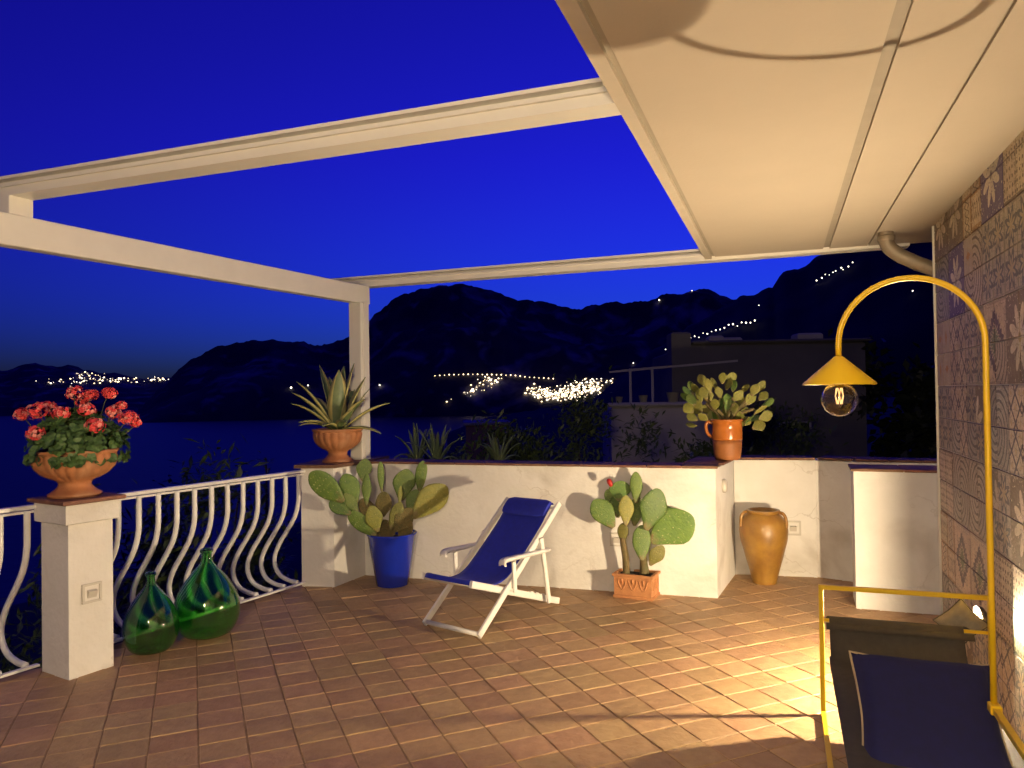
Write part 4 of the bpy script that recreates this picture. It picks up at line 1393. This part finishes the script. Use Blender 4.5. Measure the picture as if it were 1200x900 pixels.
pot1 = (-1.04, 6.40)
c1 = thing('potted_cactus', 'prickly pear cactus in a cobalt blue flower pot', 'cactus', (pot1[0], pot1[1], 0), front_frame(pot1))
S = 0.0073
mb = MB(); mb.lathe([(0.125, 0), (0.135, 0.004), (0.205, 0.425), (0.212, 0.43), (0.212, 0.442), (0.196, 0.442), (0.19, 0.39), (0.001, 0.388)], n=40)
mb.build('pot', M['blue_pot'], c1)
mb = MB(); mb.lathe([(0.001, 0.392), (0.10, 0.396), (0.189, 0.389)], n=24, cap=False); mb.build('soil', M['dark'], c1)
pads1 = [(383, 567, 46, 26, -.75, .66, 0, -.24), (408, 573, 36, 22, -.3, 1, 0, -.04), (422, 554, 26, 17, .05, 1, 0, .16), (426, 574, 36, 10, .03, 1, 0, -.06),
         (442, 562, 34, 8, -.05, 1, 0, .12), (445, 592, 28, 18, .05, 1, 1, -.02), (468, 572, 36, 24, .15, 1, 0, .10), (464, 583, 22, 5, .12, 1, 2, -.02),
         (489, 563, 36, 14, .1, 1, 0, .12), (497, 589, 50, 31, .72, .70, 2, -.08), (478, 590, 26, 15, .35, .9, 0, .05), (434, 606, 30, 18, -.3, 1, 2, -.14),
         (421, 612, 40, 18, -.75, .66, 0, -.12), (397, 591, 26, 15, -.8, .55, 0, -.17), (408, 588, 26, 14, -.6, .8, 0, -.10), (458, 604, 32, 14, .35, .95, 2, -.10),
         (467, 609, 30, 20, .6, .8, 1, -.10), (446, 624, 28, 23, -.1, 1, 1, -.02), (469, 623, 26, 16, .4, .9, 1, .0), (427, 600, 30, 18, -.5, .86, 1, .05)]
S1 = 6.42 / 880
for i, (x, y, ln, w, dx, dz, k, dy) in enumerate(pads1):
    mesh = PADS_OLD[i % 2] if k == 1 else (PADS_PALE[i % 3] if k == 2 else PADS[i % 4])
    put_pad(c1, mesh, ((x - 454) * S1, dy, (690 - y) * S1 - 0.03), ln * S1 * 1.06, w * S1 * 1.08, (dx, dz), R((i * 37) % 26 - 13), 0.12 * math.sin(i * 2.1))

pl_a, pl_b, pl_c = Vector((0.763, 5.896)), Vector((1.032, 5.761)), Vector((1.141, 5.951))
pd = (pl_b - pl_a).normalized()
pang2 = math.atan2(pd.y, pd.x)
pcen = pl_a + pd * 0.16 + Vector((-pd.y, pd.x)) * 0.11
c2 = thing('potted_cactus', 'tall prickly pear with red fruit in a small terracotta box planter', 'cactus', (pcen.x, pcen.y, 0), pang2)
mb = MB()
mb.box((0, 0, 0.012), (0.315, 0.215, 0.024), 0, 0, 0.004)
for sy in (-1, 1):
    mb.box((0, sy * 0.094, 0.098), (0.30, 0.016, 0.148), 0, 0, 0.003)
for sx in (-1, 1):
    mb.box((sx * 0.142, 0, 0.098), (0.016, 0.172, 0.148), 0, 0, 0.003)
for sy in (-1, 1):
    mb.box((0, sy * 0.100, 0.178), (0.326, 0.026, 0.022), 0, 0, 0.004)
for sx in (-1, 1):
    mb.box((sx * 0.150, 0, 0.178), (0.026, 0.174, 0.022), 0, 0, 0.004)
pl = mb.build('planter', M['planter'], c2)
mb = MB()
for fx in (-0.085, 0.0, 0.085):
    pts = [(fx - 0.036 + 0.072 * k / 8, -0.103, 0.145 - 0.075 * math.sin(math.pi * k / 8)) for k in range(9)]
    mb.tube(pts, 0.006, 6)
    mb.tube([(fx, -0.103, 0.15), (fx, -0.104, 0.11)], [0.010, 0.005], 6)
for fy in (-0.045, 0.045):
    pts = [(0.151, fy - 0.034 + 0.068 * k / 8, 0.145 - 0.075 * math.sin(math.pi * k / 8)) for k in range(9)]
    mb.tube(pts, 0.006, 6)
mb.build('garland_relief', M['planter'], pl)
mb = MB(); mb.box((0, 0, 0.165), (0.27, 0.174, 0.01)); mb.build('soil', M['dark'], c2)
S2 = 5.85 / 880
c2f = Matrix.Rotation(front_frame((pcen.x, pcen.y)) - pang2, 4, 'Z')
def c2p(x, y, dy):
    return c2f @ Vector((((x / 3 + 460) - 747) * S2, dy, (704 - (y / 3 + 540)) * S2))
for pts, rr in (([(826, 415, 0.0), (824, 360, -.01), (816, 300, -.02), (815, 285, -.02)], [0.030, 0.026, 0.021, 0.020]),
                ([(890, 415, 0.02), (888, 385, 0.02), (884, 345, 0.0)], [0.042, 0.034, 0.024])):
    mb = MB(); mb.tube(smooth_path([c2p(*p) for p in pts], 4), [rr[0] + (rr[-1] - rr[0]) * k / ((len(pts) - 1) * 4) for k in range((len(pts) - 1) * 4 + 1)], 12)
    mb.build('trunk', M['pad_old'], c2)
pads2 = [(815, 268, 68, 32, 0, 1, 2, -.02), (752, 198, 112, 66, -.55, .84, 0, -.03), (806, 122, 70, 62, 0, 1, 0, .03), (800, 178, 80, 50, .05, 1, 0, .06),
         (830, 186, 100, 43, .05, 1, 2, -.05), (866, 106, 104, 36, .03, 1, 0, -.02), (862, 195, 100, 46, .1, 1, 0, .05), (922, 182, 145, 76, .32, .95, 0, -.05),
         (880, 302, 116, 54, -.02, 1, 0, -.01), (1005, 178, 105, 62, .93, .38, 0, .06), (983, 248, 165, 108, .80, .60, 0, -.01), (930, 346, 80, 42, .5, .86, 2, .0),
         (770, 150, 60, 30, -.3, .95, 0, .08)]
for i, (x, y, ln, w, dx, dz, k, dy) in enumerate(pads2):
    mesh = PADS_PALE[i % 3] if k == 2 else PADS[i % 4]
    put_pad(c2, mesh, (0, 0, 0), ln / 3 * S2 * 1.06, w / 3 * S2 * 1.25, (dx, dz), R((i * 41) % 24 - 12), 0.1 * math.sin(i * 1.7),
            frame=Matrix.Translation(c2p(x, y, dy)) @ c2f)
mb = MB(); mb.lathe([(0.004, -0.035), (0.014, -0.028), (0.021, 0.0), (0.019, 0.022), (0.010, 0.032)], n=12)
o = mb.build('fruit', M['fruit'], c2)
o.matrix_local = Matrix.Translation(c2p(773, 90, -0.01)) @ Matrix.Rotation(R(-25), 4, 'Y')

# jug with small-padded prickly pear on the parapet
jugp = Vector((1.80, 6.31))
c3 = thing('potted_cactus', 'bushy small padded prickly pear in an orange glazed jug on the parapet', 'cactus', (jugp.x, jugp.y, HP_ + 0.028), front_frame(jugp))
mb = MB()
jp = [(0.098, 0), (0.104, 0.006), (0.112, 0.05), (0.118, 0.12), (0.121, 0.165)]
mb.lathe(jp, n=36)
jug = mb.build('jug', M['jug_raw'], c3)
mb = MB(); mb.lathe([(0.1215, 0.164), (0.124, 0.175), (0.124, 0.25), (0.122, 0.315), (0.131, 0.322), (0.131, 0.338), (0.118, 0.338), (0.112, 0.30), (0.001, 0.298)], n=36)
mb.build('glazed_neck', M['jug_glaze'], jug)
mb = MB(); mb.tube(smooth_path([(-0.118, 0, 0.30), (-0.155, 0, 0.315), (-0.172, 0, 0.28), (-0.16, 0, 0.22), (-0.12, 0, 0.185)], 5), 0.014, 10); mb.build('handle', M['jug_glaze'], jug)
rj = random.Random(8)
S3 = 6.5 / 880
j_pads = [(815, 455), (828, 448), (840, 452), (850, 446), (862, 455), (874, 458), (884, 460), (893, 467), (898, 475), (890, 482), (880, 470), (866, 466), (855, 470),
          (846, 462), (835, 466), (824, 466), (816, 470), (812, 480), (822, 478), (832, 482), (843, 480), (852, 484), (862, 480), (872, 484), (884, 492), (896, 490),
          (876, 495), (866, 490), (842, 488), (828, 490), (816, 490), (815, 499), (850, 476), (869, 475), (838, 475), (888, 500), (858, 490), (848, 490), (820, 458), (860, 446)]
j_pads += [(x + rj.uniform(-7, 7), y + rj.uniform(-6, 6)) for x, y in j_pads[::2]]
for i, (x, y) in enumerate(j_pads):
    dx, dz = (x - 853) / 40 + rj.uniform(-.35, .35), (505 - y) / 45 + rj.uniform(-.1, .35)
    put_pad(c3, PADS_PALE[i % 3] if i % 4 else PADS[i % 4], ((x - 854) * S3, rj.uniform(-.12, .12), (538 - y) * S3), rj.uniform(0.095, 0.125), rj.uniform(0.06, 0.10),
            (dx, dz), rj.uniform(-1.0, 1.0), rj.uniform(-.4, .4))
mb = MB()
for i in range(9):
    a = i * 0.7
    mb.tube(smooth_path([(0.02 * math.cos(a), 0.02 * math.sin(a), 0.29), (0.07 * math.cos(a), 0.05 * math.sin(a), 0.37), (0.20 * math.cos(a) + 0.02, 0.08 * math.sin(a), 0.42 + 0.05 * (i % 3))], 4), 0.014, 7)
mb.build('branches', M['pad_old'], c3)

# ------------------------------------------------------------------ tall amphora, demijohns
am = Vector((2.08, 6.28))
amp = thing('oil_jar', 'tall ochre glazed clay oil jar standing in the parapet niche', 'jar', (am.x, am.y, 0), front_frame(am))
amp.scale = (0.93,) * 3
ap = smooth_path([(0.102, 0, 0), (0.108, 0, 0.02), (0.125, 0, 0.10), (0.165, 0, 0.24), (0.200, 0, 0.38), (0.208, 0, 0.46), (0.195, 0, 0.54), (0.160, 0, 0.60), (0.132, 0, 0.625)], 4)
prof = [(p.x, p.z) for p in ap] + [(0.138, 0.632), (0.145, 0.640), (0.143, 0.652), (0.128, 0.654), (0.118, 0.640), (0.116, 0.60), (0.10, 0.52), (0.001, 0.50)]
mb = MB(); mb.lathe(prof, n=44, flute=lambda a, i: 1 + 0.006 * math.sin(2 * a + i * 0.35) + 0.004 * math.sin(i * 1.3))
mb.build('body', M['amphora'], amp)
for sx in (-1, 1):
    mb = MB(); mb.tube(smooth_path([(sx * 0.138, -0.03, 0.635), (sx * 0.166, -0.05, 0.628), (sx * 0.186, -0.06, 0.595), (sx * 0.192, -0.065, 0.545), (sx * 0.190, -0.065, 0.50)], 5), [0.014] * 21, 10)
    mb.build('handle', M['amphora'], amp)


def demijohn(label, x, y, w, h):
    t = thing('demijohn', label, 'glass bottle', (x, y, 0), 0)
    k, zz = w / 0.41, h / 0.57
    out = smooth_path([(0.02, 0, 0.012), (0.10, 0, 0.004), (0.155, 0, 0.025), (0.198, 0, 0.10), (0.206, 0, 0.185), (0.188, 0, 0.27), (0.145, 0, 0.35), (0.095, 0, 0.415),
                       (0.055, 0, 0.46), (0.037, 0, 0.49), (0.032, 0, 0.525), (0.032, 0, 0.545)], 4)
    o_ = [(p.x * k, p.z * zz) for p in out]
    lip = [(0.041 * k, 0.548 * zz), (0.042 * k, 0.562 * zz), (0.036 * k, 0.57 * zz), (0.026 * k, 0.568 * zz)]
    ins = []
    for i in range(len(o_) - 1, -1, -1):
        r, z = o_[i]
        tx, tz = (o_[min(i + 1, len(o_) - 1)][0] - o_[max(i - 1, 0)][0]), (o_[min(i + 1, len(o_) - 1)][1] - o_[max(i - 1, 0)][1])
        ln = math.hypot(tx, tz)
        ins.append((max(0.004, r - tz / ln * 0.006), z + tx / ln * 0.006))
    mb = MB(); mb.lathe(o_ + lip + ins, n=48)
    mb.build('glass_body', M['green_glass'], t)
    return t


demijohn('large round green glass demijohn in front of the railing', -2.085, 5.10, 0.42, 0.585)
demijohn('smaller green glass demijohn tucked beside the geranium pillar', -2.32, 4.80, 0.33, 0.50)


# ------------------------------------------------------------------ urns
def urn_part(parent, rim_r, h, flutes):
    prof = [(0.62, 0.0), (0.63, 0.06), (0.56, 0.09), (0.47, 0.15), (0.40, 0.21), (0.38, 0.28), (0.42, 0.33), (0.46, 0.345), (0.47, 0.36), (0.60, 0.40), (0.78, 0.49),
            (0.90, 0.60), (0.965, 0.72), (0.985, 0.83), (0.96, 0.90), (0.955, 0.915), (1.0, 0.925), (1.02, 0.95), (1.02, 0.985), (1.0, 1.0), (0.90, 1.0), (0.88, 0.90), (0.01, 0.88)]
    def fl(a, i):
        if 8 <= i <= 14:
            return 1.0 + 0.045 * abs(math.sin(a * flutes / 2)) - 0.03
        return 1.0
    mb = MB(); mb.lathe([(r * rim_r, z * h) for r, z in prof], n=flutes * 6, flute=fl)
    u = mb.build('urn', M['urn'], parent)
    mb = MB(); mb.lathe([(0.02, h * 0.885), (rim_r * 0.5, h * 0.91), (rim_r * 0.875, h * 0.90)], n=24, cap=False); mb.build('soil', M['dark'], parent)
    return u


ug = Vector((-2.640, 4.530))
ger = thing('geranium_urn', 'red geraniums blooming in a fluted terracotta urn on the railing pillar', 'potted plant', (ug.x, ug.y, 1.029), front_frame(ug))
urn_part(ger, 0.232, 0.278, 24)
rg = random.Random(4)
SG = 4.53 / 880


def ger_leaf(mb, c, nrm, r, rv):
    """lobed round leaf"""
    n = Vector(nrm).normalized()
    s = n.cross(Vector((0.3, 0.2, 1))).normalized(); u = n.cross(s)
    k = 10
    ring = []
    ph = rv.random() * 6
    for i in range(k):
        a = 2 * math.pi * i / k
        rr = r * (1 + 0.14 * math.cos(5 * a + ph))
        ring.append(Vector(c) + s * math.cos(a) * rr + u * math.sin(a) * rr + n * (0.22 * r * math.cos(2.5 * a + ph)))
    o = len(mb.v)
    mb.add([tuple(Vector(c) - n * 0.25 * r)] + ring, [(0, i + 1, (i + 1) % k + 1) for i in range(k)], 0, False)


mb = MB()
for _ in range(950):
    a = rg.uniform(0, 2 * math.pi); el = rg.uniform(-0.15, 1.0) * math.pi / 2
    q = rg.uniform(0.72, 1.02) if rg.random() < 0.75 else rg.uniform(0.35, 0.7)
    bx_ = 0.27 * (1.0 + 0.12 * math.sin(3 * a + 1))
    p = Vector((math.cos(a) * math.cos(el) * bx_ * q, math.sin(a) * math.cos(el) * bx_ * q, 0.285 + 0.235 * math.sin(el) * q - (0.03 if el < 0 else 0)))
    nrm = Vector((math.cos(a) * math.cos(el), math.sin(a) * math.cos(el), math.sin(el) + 0.4)) + Vector((rg.uniform(-.6, .6), rg.uniform(-.6, .6), rg.uniform(-.4, .4)))
    ger_leaf(mb, p, nrm, rg.uniform(0.015, 0.034), rg)
fo = mb.build('foliage', M['geranium_leaf'], ger); fo['kind'] = 'stuff'
heads = [(88, 460, .040, .0), (105, 462, .034, .05), (124, 461, .036, -.02), (52, 480, .050, -.08), (36, 484, .034, .0), (75, 483, .040, -.14), (100, 480, .040, -.10), (108, 498, .044, -.20),
         (50, 504, .038, -.18), (128, 483, .038, -.05), (143, 491, .044, -.08), (152, 497, .026, -.02), (62, 476, .034, .05), (137, 476, .026, .05), (95, 470, .030, .12)]
for x, y, r, dy in heads:
    r *= 1.2
    c_ = Vector(((x - 88) * SG, dy, (580 - y) * SG))
    mb = MB()
    mb.tube([(c_.x * 0.5, c_.y * 0.5, 0.30), (c_.x * 0.85, c_.y * 0.85, c_.z - 0.06), tuple(c_)], 0.003, 5, mi=2)
    for _ in range(64):
        d = Vector((rg.gauss(0, 1), rg.gauss(0, 1) - 0.2, rg.gauss(0, 1) + 0.3)).normalized()
        fc = c_ + Vector((d.x, d.y, d.z * 0.8)) * r * rg.uniform(0.7, 1.12)
        s = d.cross(Vector((0.2, 0.5, 1))).normalized(); u = d.cross(s)
        tw = rg.random() * 6
        mi = 0 if rg.random() < 0.72 else 1
        for k in range(5):
            a = tw + 2 * math.pi * k / 5
            dr = s * math.cos(a) + u * math.sin(a); sd = s * -math.sin(a) + u * math.cos(a)
            pr = 0.0135
            mb.add([fc, fc + dr * pr * .6 + sd * pr * .45 + d * pr * .25, fc + dr * pr + d * pr * .1, fc + dr * pr * .6 - sd * pr * .45 + d * pr * .25],
                   [(0, 1, 2, 3)], mi)
    mb.build('flower_head', [M['geranium_flower'], M['geranium_pale'], M['stem']], ger)

ua = Vector((-1.545, 6.63))
aga = thing('agave_urn', 'variegated agave with cream edged leaves in a fluted terracotta urn on the corner pillar', 'potted plant', (ua.x, ua.y, HP_ + 0.028), front_frame(ua))
urn_part(aga, 0.215, 0.292, 20)
SA = 6.65 / 880 / 4


def blade(base, tip, width, bend, mats, parent, name, mi_edge=1):
    base, tip = Vector(base), Vector(tip)
    mid = (base + tip) / 2 + Vector(bend)
    n = 12
    rows = []
    for i in range(n + 1):
        t = i / n
        p = base * (1 - t) ** 2 + mid * 2 * t * (1 - t) + tip * t * t
        tg = ((mid - base) * (1 - t) + (tip - mid) * t).normalized()
        sd = tg.cross(Vector((0, 0, 1)))
        if sd.length < 0.15: sd = tg.cross(Vector((0, 1, 0)))
        sd.normalize()
        out = Vector((base.x * 0 + (tip - base).x, (tip - base).y, 0))
        if out.length > 1e-4:
            s2 = Vector((-out.y, out.x, 0)).normalized()
            if sd.dot(s2) < 0: s2 = -s2
            sd = (sd + s2).normalized()
        up = sd.cross(tg).normalized()
        w = width * (0.55 + 0.9 * t - 0.55 * t * t) * (1 - t ** 3.2) + 0.001
        ch = 0.20 * w
        rows.append([p - sd * w / 2 + up * ch, p - sd * w * 0.30 + up * ch * 0.25, p, p + sd * w * 0.30 + up * ch * 0.25, p + sd * w / 2 + up * ch])
    mb = MB(); mb.sheet(rows, 0.006, mi_fn=lambda i, j: mi_edge if j in (0, 3) else 0)
    return mb.build(name, mats, parent)


leaves = [(185, 35, .10, 90, 0), (297, 40, .14, 80, .0), (345, 30, .02, 90, 0), (275, 62, -.10, 118, 0), (85, 115, -.05, 80, 1), (65, 165, -.12, 80, 1), (58, 215, -.02, 74, 1), (95, 300, -.20, 70, 1),
          (90, 318, .0, 66, 1), (397, 95, .05, 80, 0), (510, 220, -.02, 76, 1), (460, 360, -.20, 66, 1), (335, 245, -.24, 72, 0), (230, 90, .18, 84, 0), (390, 200, -.2, 70, 1), (150, 180, .22, 80, 1),
          (420, 150, .22, 80, 1), (300, 300, -.30, 66, 1), (200, 320, -.28, 62, 1), (350, 130, .2, 84, 0), (130, 250, .2, 70, 1)]
for x, y, dy, w, b_ in leaves:
    bx_, bz = (x - 265) * SA * 0.10, 0.27
    blade((bx_, dy * 0.15, bz), ((x - 265) * SA, dy, (490 - y) * SA), w * SA * 0.95, (0, -0.01, 0.07 if b_ else 0.01), [M['agave'], M['agave_edge']], aga, 'leaf')

# ------------------------------------------------------------------ gardens beyond the parapet
def leaf_shrub(name, label, loc, rx, ry, h, count, ls, mat, seed, group=None, cat='shrub', narrow=0.28):
    rv = random.Random(seed)
    t = thing(name, label, cat, loc, 0, group)
    mb = MB()
    clumps = [(rv.uniform(-1, 1), rv.uniform(-1, 1), rv.uniform(0.15, 1)) for _ in range(16)]
    for _ in range(count):
        c = rv.choice(clumps)
        p = Vector((c[0] * rx * (1.1 - 0.5 * c[2]) + rv.gauss(0, rx * 0.17), c[1] * ry + rv.gauss(0, ry * 0.17), max(0.02, c[2] * h + rv.gauss(0, h * 0.09))))
        d = Vector((rv.gauss(0, 1), rv.gauss(0, 1), rv.gauss(0.5, 0.8))).normalized()
        s = d.cross(Vector((rv.random(), rv.random(), 1))).normalized()
        L_ = ls * rv.uniform(0.6, 1.3); w = L_ * narrow
        mb.add([p, p + d * L_ * .5 + s * w * .5, p + d * L_ - Vector((0, 0, L_ * .1)), p + d * L_ * .5 - s * w * .5], [(0, 1, 2, 3)])
    f = mb.build('foliage', mat, t); f['kind'] = 'stuff'
    mb = MB()
    for c in clumps[:8]:
        mb.tube([(c[0] * rx * .1, c[1] * ry * .1, -0.6), (c[0] * rx * .5, c[1] * ry * .5, c[2] * h * .5), (c[0] * rx * .9, c[1] * ry * .9, c[2] * h * .95)], [0.03, 0.02, 0.008], 5)
    mb.build('stem', M['bark'], t)
    return t


leaf_shrub('oleander_shrub', 'leafy dark shrub seen through the railing bars beside the corner pillar', (-3.0, 7.5, -1.2), 0.9, 0.6, 2.0, 3000, 0.15, M['leaf_dark'], 1)
leaf_shrub('oleander_shrub', 'lower dark shrub behind the railing beyond the large demijohn', (-3.75, 6.5, -1.6), 0.8, 0.7, 1.9, 2200, 0.14, M['leaf_dark'], 2)
for k, (x, y, rx, h, lab) in enumerate(((-0.1, 8.6, 0.9, 1.35, 'dense dark shrub behind the parapet next to the blade leaved plants'),
                                       (1.0, 9.4, 1.0, 1.72, 'rounded dark shrub behind the parapet left of the white garden table'),
                                       (2.15, 8.2, 0.55, 1.25, 'small dark shrub in front of the grey house wall'),
                                       (-0.9, 9.6, 0.8, 1.0, 'low dark shrub behind the parapet beside the pergola post'),
                                       (3.9, 11.0, 1.0, 1.8, 'large black shrub in front of the dark building'))):
    leaf_shrub('garden_shrub', lab, (x, y, -0.3 if y < 10 else -0.5), rx * 0.8, 0.5, h, 4200, 0.11, M['leaf_dark'], 30 + k)


leaf_shrub('filler_tree', 'dense black tree added to darken the gap between the dark building and the tiled wall', (6.8, 12.6, -1.6), 1.15, 1.0, 3.3, 7000, 0.24, M['leaf_black'], 77, cat='tree', narrow=0.5)  # added tree with near-black leaves, blacks out the gap behind it


def blade_plant(label, loc, h, n, seed):
    rv = random.Random(seed)
    t = thing('blade_plant', label, 'plant', loc)
    mb = MB(); mb.tube([(0, 0, -0.9), (0, 0, 0.05)], 0.03, 6); mb.build('stem', M['bark'], t)
    for k in range(n):
        a = 2 * math.pi * k / n * 2.4 + rv.uniform(-.2, .2)
        el = rv.uniform(0.1, 1.35)
        ln = h * rv.uniform(0.7, 1.1)
        tip = (math.cos(a) * math.cos(el) * ln, math.sin(a) * math.cos(el) * ln, math.sin(el) * ln - (0.10 if el < 0.5 else 0))
        blade((math.cos(a) * .02, math.sin(a) * .02, 0), tip, 0.05, (0, 0, 0.12 * math.cos(el)), [M['leaf_blade'], M['leaf_blade']], t, 'leaf')
    return t


blade_plant('blade leaved plant rising behind the parapet right of the pergola post', (-1.02, 8.0, 0.90), 0.42, 18, 1)
blade_plant('spreading blade leaved plant behind the parapet next to the dark shrub', (-0.78, 7.7, 0.90), 0.40, 20, 2)
blade_plant('dim blade leaved plant half hidden in the dark shrub', (-0.15, 7.9, 0.86), 0.38, 16, 3)

# conifer tip above the railing
con = thing('conifer', 'slim dark conifer tip rising above the railing', 'tree', (-3.15, 9.6, -6.0))
mb = MB(); mb.tube([(0, 0, 0), (0, 0, 3.5), (0, 0, 6.75)], [0.12, 0.07, 0.01], 7); mb.build('trunk', M['bark'], con)
rv = random.Random(12); mb = MB()
for _ in range(1500):
    z = rv.uniform(1.5, 6.8); r = 0.05 + (6.8 - z) * 0.15
    a = rv.uniform(0, 6.283); q = math.sqrt(rv.random())
    p = Vector((math.cos(a) * r * q, math.sin(a) * r * q, z))
    d = Vector((math.cos(a), math.sin(a), rv.uniform(-.2, .7))).normalized(); s = d.cross(Vector((0, 0, 1))).normalized()
    mb.add([p, p + d * .06 + s * .012, p + d * .13, p + d * .06 - s * .012], [(0, 1, 2, 3)])
mb.build('crown', M['leaf_dark'], con)['kind'] = 'stuff'


# ------------------------------------------------------------------ neighbouring houses
def house_box(parent, name, x0, x1, y0, y1, z0, z1, mat):
    mb = MB(); mb.box(((x0 + x1) / 2, (y0 + y1) / 2, (z0 + z1) / 2), (x1 - x0, y1 - y0, z1 - z0), 0, 0, 0.03)
    return mb.build(name, mat, parent)


nh = thing('neighbour_house', 'grey rendered house with a roof terrace and thin pergola', 'house', (1.68, 12.8, -1.4), R(-4))
house_box(nh, 'wall', 0, 2.2, 0, 3.0, -0.8, 2.75, M['house_grey'])
house_box(nh, 'roof_parapet', -0.06, 2.2, -0.06, 0.10, 2.752, 2.83, M['house_grey'])
for px_ in (0.36, 0.74):
    mb = MB(); mb.bar((px_, 0.3, 2.75), (px_, 0.3, 3.42), 0.04, 0.04, up=(1, 0, 0)); mb.build('pergola_post', M['house_grey'], nh)
mb = MB(); mb.bar((0.0, 0.3, 3.36), (2.2, 0.3, 3.52), 0.05, 0.035); mb.build('pergola_beam', M['house_grey'], nh)
mb = MB(); mb.bar((0.3, 1.6, 3.42), (2.2, 1.6, 3.56), 0.05, 0.035); mb.build('pergola_beam', M['house_grey'], nh)
for k, (x, s_) in enumerate(((0.14, 0.10), (0.55, 0.12), (1.05, 0.16), (1.4, 0.10), (1.75, 0.13))):
    mb = MB(); mb.lathe([(s_ * .5, 2.832), (s_ * .7, 2.832 + s_), (s_ * .75, 2.832 + s_)], (x, 0.02, 0), 10); mb.build('roof_pot', M['house_grey'], nh)

db = thing('dark_building', 'tall flat roofed dark building behind the prickly pear jug', 'building', (3.15, 13.2, -2.2), R(-3))
house_box(db, 'wall', 0, 3.0, 0, 5, -1.5, 4.63, M['house_dark'])
house_box(db, 'corner_pier', -0.34, 0.0, -0.05, 0.5, -1.5, 4.85, M['house_dark'])
house_box(db, 'roof_cap', 0.02, 3.1, -0.08, 0.3, 4.632, 4.69, M['house_dark'])
house_box(db, 'chimney', 0.45, 0.72, 0.6, 0.9, 4.69, 4.82, M['house_grey'])
house_box(db, 'chimney', 0.75, 1.1, 0.8, 1.1, 4.69, 4.80, M['house_grey'])
house_box(db, 'chimney', 2.05, 2.5, 0.6, 1.0, 4.69, 4.84, M['house_grey'])
for x in (1.5,):
    w_ = house_box(db, 'window', x, x + 0.55, -0.03, 0.02, 3.1, 3.25, M['house_grey'])
    mb = MB(); mb.box((x + 0.275, -0.034, 3.175), (0.47, 0.006, 0.10)); mb.build('pane', M['pane'], w_)

ph = thing('pink_house', 'low pink house wall below the town lights behind the blade plants', 'house', (-1.9, 30.5, -4.2), R(4))
house_box(ph, 'wall', 0, 1.75, 0, 3, -2, 4.55, M['house_pink'])
house_box(ph, 'roof_edge', -0.1, 1.85, -0.1, 3.1, 4.552, 4.68, M['house_grey'])

gt = thing('garden_table', 'white pedestal garden table behind the parapet beside the grey house', 'table', (1.05, 9.05, 0.0))
gt.location = (0.93, 8.9, -0.15)
mb = MB(); mb.lathe([(0.20, 0.70), (0.21, 0.705), (0.21, 0.725), (0.20, 0.73)], n=28); mb.build('table_top', M['metal_white'], gt)
mb = MB(); mb.lathe([(0.16, -0.9), (0.16, -0.88), (0.03, -0.86), (0.025, 0.69)], n=16); mb.build('pedestal', M['metal_white'], gt)
